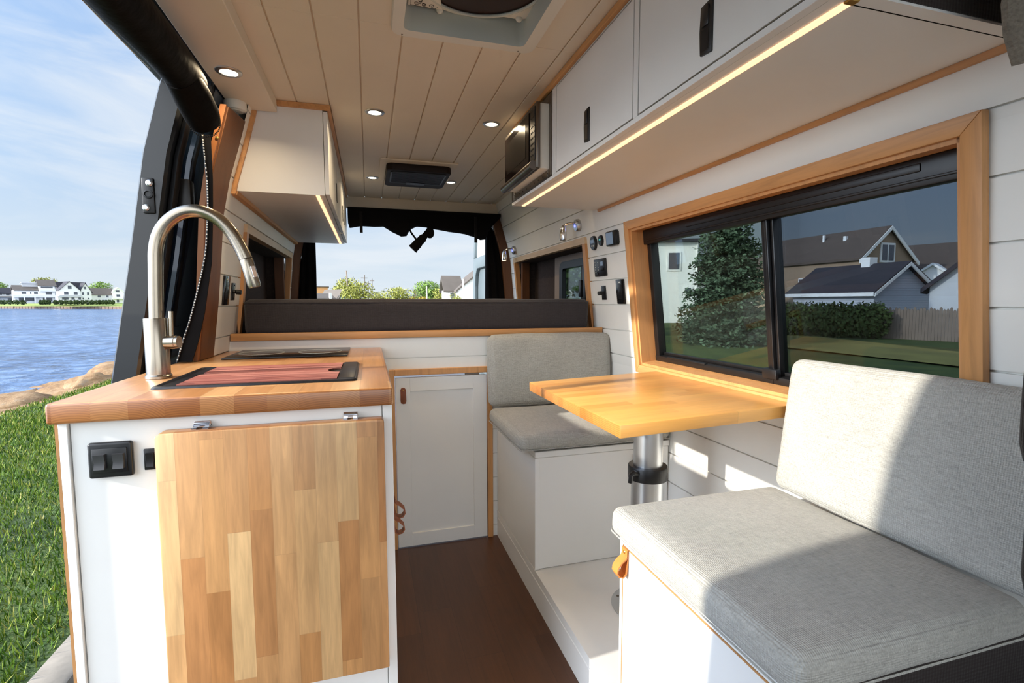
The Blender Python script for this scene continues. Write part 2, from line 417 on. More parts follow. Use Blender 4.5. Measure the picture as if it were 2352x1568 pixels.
# ------------------------------------------------------------------ big side window
TW = math.atan((1.165 - 1.095) / (1.475 - .85))
def rframe(y, z, t=None):
    t = TW if t is None else t
    u = Vector((0, -1, 0)); v = Vector((-math.sin(t), 0, math.cos(t))); n = u.cross(v)
    return Matrix.Translation((xr(z), y, z)) @ frame(u, v, n)
def at_wall(name, label, cat, y, z, group=None, side='r'):
    if side == 'r': M_ = rframe(y, z)
    else:
        u = Vector((0, 1, 0)); v = Vector((math.sin(TW), 0, math.cos(TW))); M_ = Matrix.Translation((xl(z), y, z)) @ frame(u, v, u.cross(v))
    o = thing(name, label, cat, group=group); o.matrix_basis = M_; return o

def mitre_frame(u0, u1, v0, v1, w, n0, n1, bev=.002):
    A = [(u0, v0), (u1, v0), (u1, v1), (u0, v1)]; B = [(u0 + w, v0 + w), (u1 - w, v0 + w), (u1 - w, v1 - w), (u0 + w, v1 - w)]
    out = []
    for i in range(4):
        j = (i + 1) % 4
        out.append(MB().prism([A[i], A[j], B[j], B[i]], 'z', n0, n1, bev))
    return out      # bottom, right, top, left
w1 = bpy.data.objects.new('window_1', None); COL.objects.link(w1); w1['kind'] = 'structure'; w1.matrix_basis = rframe(1.30, 1.168)
U0, U1, V0, V1 = -.652, .655, -.331, .331
for q, wd in zip(mitre_frame(U0, U1, V0, V1, .036, -.002, .018), (WOODX, WOODT, WOODX, WOODT)): obj('casing', q, wd, w1, local=True)
jb = MB()
for a, b in (((U0 + .034, V0 + .034, -.09), (U1 - .034, V0 + .046, .008)), ((U0 + .034, V1 - .046, -.09), (U1 - .034, V1 - .034, .008)),
             ((U0 + .034, V0 + .034, -.09), (U0 + .046, V1 - .034, .008)), ((U1 - .046, V0 + .034, -.09), (U1 - .034, V1 - .034, .008))): jb.box(a, b)
obj('window_jamb', jb, WOODT, w1, local=True)
fr = MB(); a0, a1, b0, b1 = U0 + .046, U1 - .046, V0 + .046, V1 - .046
fr.box((a0, b1 - .062, -.10), (a1, b1, -.045), .004).box((a0, b0, -.10), (a1, b0 + .024, -.06), .003).box((a0, b0, -.10), (a0 + .03, b1, -.062), .004).box((a1 - .03, b0, -.10), (a1, b1, -.062), .004)
fr.box((a0, b0 + .024, -.10), (a1, b0 + .036, -.085), .002).box((a0 + .1, b0 + .02, -.07), (a0 + .34, b0 + .028, -.055), .002)
fr.box((a0 + .02, b1 - .05, -.05), (a1, b1 - .044, -.040), .002).box((a0 + .3, b1 - .03, -.05), (a1 - .1, b1 - .012, -.041), .003)
obj('window_frame', fr, BLACK, w1, local=True)
mu = MB(); UM = .055
mu.box((UM - .022, b0, -.104), (UM - .004, b1, -.066), .003).box((UM - .002, b0, -.104), (UM + .008, b1, -.060), .003).box((UM + .010, b0, -.104), (UM + .022, b1, -.070), .003).box((UM - .03, b0 + .018, -.07), (UM + .026, b0 + .05, -.048), .004)
obj('mullion', mu, BLACKS, w1, local=True)
obj('pane', MB().box((a0 + .02, b0 + .02, -.097), (UM - .012, b1 - .05, -.093)), GLASSL, w1, local=True)
obj('pane', MB().box((UM + .012, b0 + .02, -.092), (a1 - .02, b1 - .05, -.088)), GLASSR, w1, local=True)

# sleeping-area niches: pale wood frame, dark lined box, van window on the right
def niche_frame(fx, sg, y0, y1, ztop):
    out = []
    fxo = lambda z: fx(z) - sg * .012
    out.append(('y', MB().loft([[(fx(ztop - .034) + sg * .02, y, ztop - .034), (fx(ztop - .034) - sg * .014, y, ztop - .034), (fx(ztop) - sg * .014, y, ztop), (fx(ztop) + sg * .02, y, ztop)] for y in (y0, y1)])))
    for ya, yb in ((y0, y0 + .036), (y1 - .036, y1)):
        out.append(('z', MB().loft([[(fx(z) + sg * .02, ya, z), (fx(z) - sg * .014, ya, z), (fx(z) - sg * .014, yb, z), (fx(z) + sg * .02, yb, z)] for z in (1.0, 1.16, 1.3, ztop - .034)])))
    return out
for nm, fx, sg in (('window_2', xr, 1), ('window_3', xl, -1)):
    w = bpy.data.objects.new(nm, None); COL.objects.link(w); w['kind'] = 'structure'; w.location = (fx(1.0), 3.03, 1.0)
    for k, q in niche_frame(fx, sg, 2.376, 3.688, 1.486): obj('casing', q, PALEW if k == 'y' else WOODZ, w)
    X = lambda d: fx(1.2) + sg * d
    D = .12
    lin_ = MB()
    lin_.box((fx(1.16) + sg * .01, 3.635, .98), (X(D), 3.69, 1.46)).box((fx(1.16) + sg * .012, 2.375, .98), (X(D), 2.395, 1.46))
    lin_.box((fx(1.46) + sg * .02, 2.376, 1.45), (X(D), 3.68, 1.465)).box((fx(1.16) + sg * .012, 2.376, .975), (X(D), 3.68, .99))
    if nm == 'window_3': lin_.box((X(D), 2.376, .975), (X(D + .01), 3.68, 1.465))
    else: lin_.box((X(D), 3.18, .975), (X(D + .01), 3.68, 1.465)).box((X(D), 2.376, .975), (X(D + .01), 3.18, 1.06)).box((X(D), 2.376, 1.43), (X(D + .01), 3.18, 1.465))
    obj('niche_lining', lin_, CARPET, w)
    inner = MB().box((fx(1.3) + sg * .018, 3.60, 1.0), (fx(1.16) + sg * .06, 3.636, 1.45))
    obj('inner_post', inner, POSTW, w)
    if nm == 'window_2':
        # rounded van window in a beige body panel
        def rr(y0, y1, z0, z1, r, n=6):
            pts = []
            for cy, cz, a in ((y1 - r, z1 - r, 0), (y0 + r, z1 - r, 90), (y0 + r, z0 + r, 180), (y1 - r, z0 + r, 270)):
                for i in range(n + 1): t = math.radians(a + 90 * i / n); pts.append((cy + r * math.cos(t), cz + r * math.sin(t)))
            return pts
        XB = X(D) - .012
        def ring(o, i, x0, x1):
            n = len(o); vs = [(x0, *p) for p in o] + [(x0, *p) for p in i] + [(x1, *p) for p in o] + [(x1, *p) for p in i]; fs = []
            for k in range(n):
                j = (k + 1) % n
                fs += [(k, j, n + j, n + k), (2 * n + k, 3 * n + k, 3 * n + j, 2 * n + j), (k, 2 * n + k, 2 * n + j, j), (n + k, n + j, 3 * n + j, 3 * n + k)]
            return MB().add(vs, fs)
        obj('body_panel', ring(rr(2.34, 3.18, 1.0, 1.455, .02), rr(2.36, 3.06, 1.055, 1.41, .05), XB, XB + .012), BEIGE, w)
        obj('window_frame', ring(rr(2.36, 3.06, 1.055, 1.41, .05), rr(2.40, 3.01, 1.095, 1.365, .02), XB - .015, XB + .012), BLACK, w)
        obj('sash', MB().box((XB - .012, 2.66, 1.08), (XB + .012, 2.72, 1.38), .003).box((XB - .022, 2.70, 1.18), (XB, 2.735, 1.28), .004), BLACKS, w)
        obj('pane', MB().box((XB + .002, 2.38, 1.08), (XB + .006, 2.67, 1.38)), glass('clear_dark_glass', (.34, .40, .40)), w)
        obj('pane', MB().box((XB + .007, 2.71, 1.08), (XB + .011, 3.03, 1.38)), GLASSD, w)

# ------------------------------------------------------------------ storage cupboard door in the rear panel
t = thing('cupboard_door', 'white shaker panel door with brown leather tab under the bed', 'cupboard door', (.322, YB, .006))
dm = MB(); x0, x1, z0, z1 = .108, .534, .006, .806
for a, b in (((x0, z0), (.173, z1)), ((.469, z0), (x1, z1)), ((.173, .742), (.469, z1)), ((.173, z0), (.469, .068))):
    dm.box((a[0], YB - .006, a[1]), (b[0], YB + .012, b[1]), .0012, 1)
obj('door_frame', dm, WHITE, t)
obj('door_panel', MB().box((.172, YB + .001, .067), (.470, YB + .010, .743)), WHITE, t)
lt = MB(); lt.prism([(.130, .700), (.132, .690), (.142, .686), (.153, .688), (.156, .700), (.155, .752), (.150, .759), (.142, .762), (.134, .759), (.130, .752)], 'y', YB - .012, YB - .006, .001)
lh = obj('pull_tab', lt, LEATHD, t, label='brown leather pull tab')
obj('screw', MB().ball((.142, YB - .0125, .748), (.003, .002, .003), 8, 6), BRASS, lh)
obj('hinge', MB().box((.43, YB - .006, .808), (.50, YB + .004, .816), .001, 1), DKSTEEL, t)

# ------------------------------------------------------------------ bed
t = thing('bed_platform', 'raised bed platform edged with a fir board above the cupboard door', 'bed', (.29, 3.0, .96))
obj('bed_edge_board', MB().box((xl(1.0) + .004, YB - .016, .991), (1.138, YB + .012, 1.022), .003), WOODX, t, label='orange fir edge board')
obj('bed_deck', MB().box((xl(1.0) + .004, YB + .012, .975), (1.138, YR - .06, 1.0)), PLYED, t)
t = thing('mattress', 'dark charcoal fabric mattress on the raised rear bed', 'mattress', (.29, 3.0, 1.002))
mm = MB().rbox((.288, 3.052, 1.0865), (.798, .735, .079), .028, 14, .004, None, .003)
mt = obj('mattress_body', mm, CHARC, t)
def loop_path(cx, cy, z, hx, hy, r, n=6):
    pts = []
    for sx, sy, a in ((1, 1, 0), (-1, 1, 90), (-1, -1, 180), (1, -1, 270)):
        for i in range(n + 1): q = math.radians(a + 90 * i / n); pts.append((cx + sx * (hx - r) + r * math.cos(q), cy + sy * (hy - r) + r * math.sin(q), z))
    return pts + [pts[0]]
obj('piping', MB().tube(loop_path(.288, 3.052, 1.150, .797, .734, .03), .004, 8, False), CHARC, t)

# ------------------------------------------------------------------ dinette platform, benches, cushions
tag(obj('dinette_platform', MB().prism([(.585, 0), (.585, .094), (.589, .097), (.585, .100), (.585, .129), (1.163, .129), (1.163, 0)], 'y', 1.045, YB - .002, .0), WHITE), 'low white step platform carrying the dinette benches and table', 'platform')

t = thing('box_bench', 'white box bench with a drop front, standing against the cupboard door panel', 'bench', (.87, 2.0, .1305))
bb = MB().box((.586, 1.712, .1305), (1.160, YB - .004, .565), .0015, 1)
obj('bench_body', bb, WHITE, t)
obj('bench_lid', MB().box((.585, 1.708, .567), (1.160, YB - .004, .590), .0015, 1), WHITE, t)
obj('corner_stile', MB().box((.585, 1.7085, .1305), (.603, 1.716, .566), .001, 1), WHITE, t)
obj('finger_pull', MB().box((1.0, 1.700, .50), (1.02, 1.712, .545), .003), BLACK, t, label='black finger pull')

t = thing('box_bench', 'white box bench with a tan leather pull, nearest the camera', 'bench', (.87, .78, 0))
obj('bench_body', MB().box((.587, .535, .0), (1.160, 1.042, .572), .0015, 1), WHITE, t)
dr = MB(); dr.box((.577, .555, .0), (.586, 1.026, .562), .0012, 1)
dd = obj('bench_door', dr, WHITE, t)
obj('face_frame', MB().box((.577, 1.029, .0), (.587, 1.042, .578), .001, 1).box((.577, .535, .566), (.587, 1.029, .578), .001, 1).box((.577, .535, .0), (.587, .552, .566), .001, 1), WHITE, t)
obj('door_edge_band', MB().box((.5766, 1.0255, .0), (.585, 1.0288, .565)).box((.5766, .552, .5620), (.585, 1.0288, .5658)), PLYED, t)
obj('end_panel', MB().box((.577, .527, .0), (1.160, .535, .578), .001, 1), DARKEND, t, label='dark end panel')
def loop_pull(c, out, up, side, w=.022, L=.075, th=.0032, drop=.0):
    # folded leather strap: screwed at the top, loops out and back under itself
    c, out, up, side = Vector(c), Vector(out), Vector(up), Vector(side); path = []
    prof = [(.002, 0), (.0025, -.018), (.006, -.026), (.016, -.034), (.026, -.048), (.028, -.062), (.022, -.073), (.012, -.076), (.005, -.068), (.0028, -.05), (.0012, -.03), (.001, -.004)]
    rings = []
    n = len(prof)
    for k, (o_, u_) in enumerate(prof):
        p = c + out * o_ + up * u_ * L / .076
        q0 = prof[max(k - 1, 0)]; q1 = prof[min(k + 1, n - 1)]
        tv = (out * (q1[0] - q0[0]) + up * (q1[1] - q0[1])).normalized(); nn = tv.cross(side)
        rings.append([p + side * (w / 2) + nn * th / 2, p - side * (w / 2) + nn * th / 2, p - side * (w / 2) - nn * th / 2, p + side * (w / 2) - nn * th / 2])
    return MB().loft(rings)
lp = obj('leather_pull', loop_pull((.5755, 1.012, .565), (-1, 0, 0), (0, 0, 1), (0, 1, 0), .026, .066), LEATHER, t, label='tan leather loop pull')
obj('screw', MB().lathe([(.004, 0), (.0045, .002), (.002, .004)], (.5735, 1.012, .556), (-1, 0, 0), 12), BRASS, lp)

def cushion(name, label, c, h, r, bulge, rot=None, seam=None, zipper=False):
    t = thing(name, label, 'cushion', (c[0], c[1], c[2] - h[2]))
    mt = rot
    obj('cushion_cover', MB().rbox(c, h, r, 10, bulge, mt, .0016), LINEN, t, ang=60)
    for sgn in seam or ():
        ax, s = sgn; rr_ = r * .55
        pts = []
        o = [i for i in range(3) if i != ax]
        for sx, sy, a in ((1, 1, 0), (-1, 1, 90), (-1, -1, 180), (1, -1, 270)):
            for i in range(5):
                q = math.radians(a + 22.5 * i); p = [0, 0, 0]; p[ax] = s * (h[ax] - r * .32)
                p[o[0]] = sx * (h[o[0]] + .0008 - r * .8) + r * .8 * math.cos(q) * 1.0; p[o[1]] = sy * (h[o[1]] + .0008 - r * .8) + r * .8 * math.sin(q)
                pts.append(Vector(p))
        pts.append(pts[0]); pts = [((mt @ p) if mt is not None else p) + Vector(c) for p in pts]
        obj('piping', MB().tube(pts, .0019, 6, False), LINEN, t)
    return t
cushion('seat_cushion', 'grey linen seat cushion on the nearest bench, crossed by a sharp sun shadow', (.806, .788, .6175), (.246, .278, .0335), .022, .006, None, [(2, -1)])
cushion('seat_cushion', 'grey linen seat cushion on the far bench, partly beneath the table', (.838, 1.938, .630), (.316, .250, .0325), .024, .005, None, [(2, -1)])
tl = math.atan(.042 / .32)
cushion('back_cushion', 'grey linen back cushion leaning below the big window, half in sun', (1.092, .778, .820), (.026, .282, .175), .024, .005, Matrix.Rotation(tl, 4, 'Y'))
cushion('back_cushion', 'grey linen back cushion leaning on the bed front panel', (.842, 2.228, .829), (.310, .034, .168), .030, .006, Matrix.Rotation(-.06, 4, 'X'))

# ------------------------------------------------------------------ table
t = thing('pedestal_table', 'butcher block table on a silver telescoping pedestal between the benches', 'table', (.872, 1.40, .1305))
sl = .034
tb = MB().box((-.285, -.350, -.017), (.272, .350, .017), .003)
tb.xf(Matrix.Translation((.872, 1.428, .838)) @ Matrix.Rotation(-math.atan(sl), 4, 'Y') @ Matrix.Rotation(math.radians(.5), 4, 'Z'))
obj('tabletop', tb, TABLEW, t)
PX, PY = .872, 1.40
obj('inner_tube', MB().cyl((PX, PY, .55), (PX, PY, .823), .0465, n=40), ALU, t)
obj('mounting_plate', MB().cyl((PX, PY, .812), (PX, PY, .822), .09, n=32), DKSTEEL, t)
lo = MB().cyl((PX, PY, .14), (PX, PY, .600), .0535, n=40); obj('outer_tube', lo, ALU, t)
cl = obj('clamp_collar', MB().lathe([(.05, .570), (.063, .571), (.064, .575), (.064, .611), (.062, .615), (.049, .616)], (PX, PY, 0), n=40), BLACK, t)
lv = MB().tube([(PX - .056, PY - .03, .60), (PX - .072, PY - .035, .606), (PX - .082, PY - .036, .600), (PX - .085, PY - .036, .575)], [.009, .009, .008, .007], 8)
obj('clamp_lever', lv, BLACK, cl)
obj('base_plate', MB().lathe([(.112, .1305), (.112, .134), (.105, .138), (.06, .141), (.056, .15)], (PX, PY, 0), n=48), ALU, t)
for k in range(6):
    a = math.radians(20 + 60 * k)
    obj('screw', MB().lathe([(.005, .135), (.005, .140), (.002, .141)], (PX + .092 * math.cos(a), PY + .092 * math.sin(a), 0), n=10), DKSTEEL, t)

# ------------------------------------------------------------------ kitchen cabinet, counter, flap, sink, hob, faucet
t = thing('kitchen_cabinet', 'white kitchen cabinet under the butcher block counter by the sliding door', 'kitchen cabinet', (-.28, 1.75, 0))
obj('cabinet_body', MB().box((-.585, 1.216, 0), (.036, YB - .004, .906)), WHITE, t)
obj('front_panel', MB().box((-.594, 1.206, 0), (.024, 1.216, .905), .001, 1), WHITE, t)
obj('side_panel', MB().box((-.612, 1.200, 0), (-.596, YB - .004, .906), .001, 1), WHITE, t)
obj('edge_band', MB().box((-.618, 1.201, 0), (-.6125, YB - .004, .906)), PLYED, t, label='brown plywood edge')
obj('corner_stile', MB().box((.026, 1.203, 0), (.048, 1.216, .906), .001, 1), WHITE, t)
for k, (ya, yb, za, zb) in enumerate(((1.225, 1.60, .62, .89), (1.225, 1.60, .33, .61), (1.61, 2.0, .33, .89), (1.225, 2.0, .05, .32))):
    d = obj('drawer_front', MB().box((.038, ya, za), (.048, yb, zb), .001, 1), WHITE, t)
    if k in (0, 1):
        obj('leather_pull', loop_pull((.049, 1.30 if k else 1.262, .66 if k == 0 else .60), (1, 0, 0), (0, 0, 1), (0, 1, 0), .022, .06), LEATHD, d, label='brown leather loop pull')

ct = MB().box((-.625, 1.186, .907), (.051, YB - .002, .950), .006, 3)
solo('countertop', ct, COUNTER, 'butcher block countertop holding the sink and the cooktop', 'countertop')

t = thing('folding_worktop', 'butcher block flap hanging folded down on the white cabinet end', 'folding worktop', (-.2, 1.19, .27))
obj('flap_board', MB().prism([(-.434, .268), (.028, .268), (.028, .874), (.024, .880), (-.424, .880), (-.434, .872)], 'y', 1.166, 1.202, .003), FLAP, t)
for hx in (-.353, -.047):
    h = MB().box((hx - .016, 1.190, .882), (hx + .016, 1.2055, .888), .001, 1).box((hx - .016, 1.2, .882), (hx + .016, 1.2055, .894), .001, 1).cyl((hx - .015, 1.196, .890), (hx + .015, 1.196, .889), .0035, n=10)
    h.box((hx - .016, 1.178, .8805), (hx - .006, 1.196, .8845)).box((hx + .006, 1.178, .8805), (hx + .016, 1.196, .8845))
    obj('hinge', h, CHROME, t)

SX0, SX1, SY0, SY1 = -.492, -.033, 1.312, 1.688
t = thing('sink', 'gunmetal sink set into the counter, covered by a red board', 'sink', (-.26, 1.5, .9505))
def rect_loop(x0, x1, y0, y1, r, z, n=5):
    pts = []
    for cx, cy, a in ((x1 - r, y1 - r, 0), (x0 + r, y1 - r, 90), (x0 + r, y0 + r, 180), (x1 - r, y0 + r, 270)):
        for i in range(n + 1): q = math.radians(a + 90 * i / n); pts.append((cx + r * math.cos(q), cy + r * math.sin(q), z))
    return pts
rm = MB().loft([rect_loop(SX0, SX1, SY0, SY1, .012, .9505), rect_loop(SX0 + .003, SX1 - .003, SY0 + .003, SY1 - .003, .012, .9555), rect_loop(SX0 + .006, SX1 - .040, SY0 + .013, SY1 - .013, .01, .9555),
                rect_loop(SX0 + .008, SX1 - .043, SY0 + .015, SY1 - .015, .012, .951)], False)
obj('sink_rim', rm, SINKM, t)
obj('overflow_ledge', MB().box((SX1 - .046, SY0 + .022, .9525), (SX1 - .006, SY1 - .008, .9575), .002), SINKM, t)
obj('basin', MB().box((SX0 + .009, SY0 + .016, .9508), (SX1 - .044, SY1 - .016, .9518)), BLACK, t, label='black well under the board')
t = thing('sink_cover', 'red striped wooden cover board lying in the sink rim', 'sink cover', (-.26, 1.5, .9515))
cvp = [(SX0 + .050, SY0 + .017), (SX1 - .050, SY0 + .017), (SX1 - .050, 1.455)]
for i in range(9): a = math.radians(-90 - 180 * i / 8); cvp.append((SX1 - .050 + .034 * math.cos(a) * 1.0, 1.50 + .045 * math.sin(a)))
cvp += [(SX1 - .050, 1.545), (SX1 - .050, SY1 - .017), (SX0 + .050, SY1 - .017), (SX0 + .050, 1.535), (SX0 + .072, 1.515), (SX0 + .050, 1.50)]
obj('cover_board', MB().prism(cvp, 'z', .9525, .9572, .0), REDW, t)

t = thing('cooktop', 'black glass cooktop flush in the back of the counter', 'cooktop', (-.29, 2.08, .951))
obj('glass_top', MB().box((-.500, 1.925, .951), (-.080, 2.245, .957), .002), GLASSB, t)
cz = MB()
for cx, r in ((-.40, .08), (-.19, .08)):
    pts = [(cx + r * math.cos(2 * PI * i / 40), 2.09 + r * math.sin(2 * PI * i / 40), .9571) for i in range(41)]; cz.tube(pts, .0007, 4, False)
obj('cooking_zone', cz, GREYPL, t)

t = thing('kitchen_faucet', 'brushed nickel gooseneck faucet at the back edge of the sink', 'faucet', (-.543, 1.517, .951))
obj('faucet_base', MB().lathe([(.031, .951), (.031, .957), (.029, .959), (.0275, .961), (.0275, 1.108), (.0265, 1.110), (.017, 1.1105)], (-.543, 1.517, 0)), STEEL, t)
sp = [(-.541, 1.10), (-.5385, 1.18), (-.536, 1.24), (-.533, 1.29), (-.522, 1.332), (-.500, 1.365), (-.470, 1.387), (-.437, 1.394), (-.404, 1.387), (-.374, 1.366), (-.349, 1.334), (-.331, 1.297), (-.321, 1.270)]
def smooth(pts, k=5):
    out = []; n = len(pts)
    for i in range(n - 1):
        p0, p1, p2, p3 = (Vector(pts[max(i - 1, 0)]), Vector(pts[i]), Vector(pts[i + 1]), Vector(pts[min(i + 2, n - 1)]))
        for j in range(k):
            s = j / k; out.append(.5 * ((2 * p1) + (p2 - p0) * s + (2 * p0 - 5 * p1 + 4 * p2 - p3) * s * s + (3 * p1 - p0 - 3 * p2 + p3) * s ** 3))
    return out + [Vector(pts[-1])]
obj('spout', MB().tube(smooth([(x, 1.517, z) for x, z in sp]), .0172, 24), STEEL, t)
dv = Vector((.24, 0, -.97)).normalized(); p0 = Vector((-.3203, 1.517, 1.2685))
hd = MB().tube([p0, p0 + dv * .004, p0 + dv * .07, p0 + dv * .078], [.0165, .0172, .0172, .015], 24); ho = obj('spray_head', hd, STEEL, t)
obj('spray_button', MB().box((-.006, -.0035, -.016), (.006, .0035, .016), .001, 1, Matrix.Translation(p0 + dv * .038 + Vector((.011, -.0135, .003))) @ Matrix.Rotation(-.24, 4, 'Y') @ Matrix.Rotation(.7, 4, 'Z')), CHROME, ho)
hv = MB().tube([(-.520, 1.512, 1.046), (-.496, 1.508, 1.046), (-.4955, 1.508, 1.046), (-.488, 1.507, 1.046)], [.0175, .0175, .0165, .0165], 24)
hh = obj('handle', hv, STEEL, t)
obj('lever', MB().tube([(-.508, 1.512, 1.056), (-.506, 1.513, 1.128)], [.0055, .0062], 12), STEEL, hh)

# switches on the cabinet end
NF = frame(Vector((1, 0, 0)), Vector((0, 0, 1)), Vector((0, -1, 0)))
def rocker(w, h, d):
    return MB().add([(-w, -h, 0), (w, -h, 0), (w, h, 0), (-w, h, 0), (-w * .9, -h, d), (w * .9, -h, d), (w * .9, -h * .1, d * .55), (-w * .9, -h * .1, d * .55), (w * .9, h, d * 1.0), (-w * .9, h, d * 1.0)],
                    [(0, 1, 5, 4), (4, 5, 6, 7), (7, 6, 8, 9), (2, 3, 9, 8), (1, 2, 8, 6, 5), (3, 0, 4, 7, 9), (3, 2, 1, 0)])
t = thing('wall_switch', 'black double rocker switch plate on the white cabinet end', 'light switch', (-.5235, 1.2058, .825), NF)
obj('switch_plate', MB().rbox((0, 0, .0065), (.0395, .0375, .0065), .0055, 3).xf(Matrix.Identity(4)), BLACKS, t, local=True)
obj('inner_bezel', MB().box((-.031, -.026, .012), (.031, .026, .0155), .003), BLACKS, t, local=True)
for dx in (-.016, .017):
    obj('rocker', rocker(.0105, .0155, .0085).xf(Matrix.Translation((dx, -.001, .0145))), ROCKM, t, local=True)
t = thing('wall_switch', 'small black single rocker switch beside the hanging wooden flap', 'light switch', (-.4545, 1.2058, .818), NF)
obj('switch_plate', MB().box((-.0125, -.023, 0), (.0125, .023, .005), .002), BLACK, t, local=True)
obj('rocker', rocker(.0078, .0145, .007).xf(Matrix.Translation((0, 0, .0045))), BLACKS, t, local=True)

# ------------------------------------------------------------------ upper cabinets
t = thing('overhead_cabinet', 'white wall cabinet with light strip above the cooktop', 'upper cabinet', (-.31, 2.97, 1.574))
CY0, CY1, CX = 2.124, 3.80, -.138
def cab_prof(fx, xf_, z0, z1):
    return [(fx(z0) , z0), (xf_, z0), (xf_, z1), (fx(z1), z1)]
obj('cabinet_body', MB().prism([(xl(1.574) + .004, 1.574), (CX - .018, 1.574), (CX - .018, ZC - .003), (xl(ZC - .01) + .006, ZC - .003), (xl(1.72) + .004, 1.72)], 'y', CY0, CY1), WHITE, t)
for ya, yb in ((CY0 + .002, 2.68), (2.70, 3.26), (3.28, CY1 - .002)):
    d = obj('cabinet_door', MB().box((CX - .016, ya, 1.578), (CX, yb, ZC - .022), .001, 1), WHITE, t)
    hy = yb - .07 if ya < 3 else ya + .06
    obj('flush_latch', MB().prism([(hy - .014, 1.645), (hy + .014, 1.64), (hy + .015, 1.735), (hy - .014, 1.73)], 'x', CX - .001, CX + .003), BLACK, d)
wt = MB().box((CX, CY0 + .0002, ZC - .020), (CX + .012, CY1, ZC - .001)).box((-.318, CY0 - .012, ZC - .020), (CX + .012, CY0, ZC - .001))
obj('top_trim', wt, WOODT, t, label='fir trim against the ceiling')
st = MB().loft([[(xl(z) + .0, CY0 - .012, z), (xl(z) + .016, CY0 - .012, z), (xl(z) + .016, CY0, z), (xl(z), CY0, z)] for z in (1.56, 1.6, 1.72, 1.85, 1.873)])
st.loft([[(xl(1.566), y, 1.556), (xl(1.566) + .018, y, 1.560), (xl(1.574) + .018, y, 1.574), (xl(1.574), y, 1.574)] for y in (CY0 + .0002, CY1)])
obj('wall_trim', st, WOODT, t, label='fir trim against the wall')
obj('light_strip', MB().box((-.190, CY0 + .004, 1.5705), (-.176, CY1 - .02, 1.5745)), LEDM, t, label='warm glowing light strip')

ZB = 1.592; FXR = .645
t = thing('overhead_cabinet', 'long white overhead cabinet with glowing light strip above the big window', 'upper cabinet', (.86, 1.4, ZB))
RY0, RY1 = .575, 2.215
bd = MB().prism([(FXR + .018, ZB), (xr(ZB) - .003, ZB), (xr(1.72) - .003, 1.72), (xr(1.85) - .003, 1.85), (xr(ZC) - .004, ZC - .003), (FXR + .018, ZC - .003)], 'y', RY0 + .012, 1.70)
bd.prism([(FXR + .018, ZB), (xr(ZB) - .003, ZB), (xr(ZB + .018) - .003, ZB + .018), (FXR + .018, ZB + .018)], 'y', 1.70, RY1)
bd.prism([(.86, ZB + .018), (xr(ZB + .018) - .003, ZB + .018), (xr(1.85) - .003, 1.85), (xr(ZC) - .004, ZC - .003), (.86, ZC - .003)], 'y', 1.70, RY1)
obj('cabinet_body', bd, WHITE, t)
ff = MB()
for a, b in (((RY0, ZB), (1.70, 1.605)), ((RY0, 1.899), (1.70, ZC - .003)), ((1.114, 1.605), (1.136, 1.899)), ((1.664, 1.605), (1.70, 1.899)), ((RY0, 1.605), (.60, 1.899)), ((1.70, ZB), (RY1, ZB + .012))):
    ff.box((FXR, a[0], a[1]), (FXR + .018, b[0], b[1]), .0008, 1)
obj('face_frame', ff, WHITE, t)
def latch(parent, y, z):
    l = obj('flush_latch', MB().prism([(y - .018, z - .05), (y + .016, z - .046), (y + .019, z), (y + .016, z + .046), (y - .018, z + .05)], 'x', FXR - .004, FXR + .002, .002), BLACK, parent)
    obj('thumb_lever', MB().box((FXR - .007, y - .010, z + .004), (FXR - .003, y + .010, z + .042), .003).box((FXR - .005, y - .011, z - .042), (FXR - .0035, y + .011, z), .001, 1), BLACKS, l)
for ya, yb, ly in ((1.140, 1.660, 1.405), (.604, 1.110, .857)):
    d = obj('cabinet_door', MB().box((FXR + .0005, ya, 1.609), (FXR + .006, yb, 1.895), .0006, 1), WHITE, t); latch(d, ly, 1.679)
obj('gap_shade_sheet', MB().box((FXR + .012, .60, 1.605), (FXR + .0175, 1.664, 1.899)), GAP, t, label='dark sheet standing in for shade around the doors')  # dark sheet behind the doors paints shade into the gaps
obj('top_trim', MB().box((FXR - .014, RY0, ZC - .020), (FXR, 2.16, ZC - .001), .002, 1), WOODT, t, label='fir trim against the ceiling')
wt = MB().loft([[(xr(1.580) - .001, y, 1.580), (xr(1.580) - .010, y, 1.580), (xr(1.592) - .010, y, 1.5915), (xr(1.592) - .001, y, 1.5915)] for y in (.56, 2.19)])
obj('wall_trim', wt, WOODT, t, label='fir trim against the wall')
obj('light_strip', MB().box((.687, .598, ZB - .003), (.701, 2.20, ZB + .001)), LEDM, t, label='warm glowing light strip')
obj('strip_end_cap', MB().box((.685, .586, ZB - .004), (.703, .599, ZB + .001), .001, 1), BRASS, t)
obj('end_lip', MB().box((FXR, RY0 + .002, ZB - .001), (xr(ZB) - .003, RY0 + .024, ZB + .004)), WHITE, t)
obj('end_seam', MB().box((FXR + .06, RY0 + .0245, ZB - .0012), (xr(ZB) - .004, RY0 + .0262, ZB + .001)), GAP, t)
obj('end_panel', MB().prism([(FXR, ZB + .003), (xr(ZB) - .003, ZB + .003), (xr(1.72) - .003, 1.72), (xr(1.85) - .003, 1.85), (xr(ZC) - .004, ZC - .003), (FXR, ZC - .003)], 'y', RY0, RY0 + .011), DARKEND, t, label='dark brown end panel')

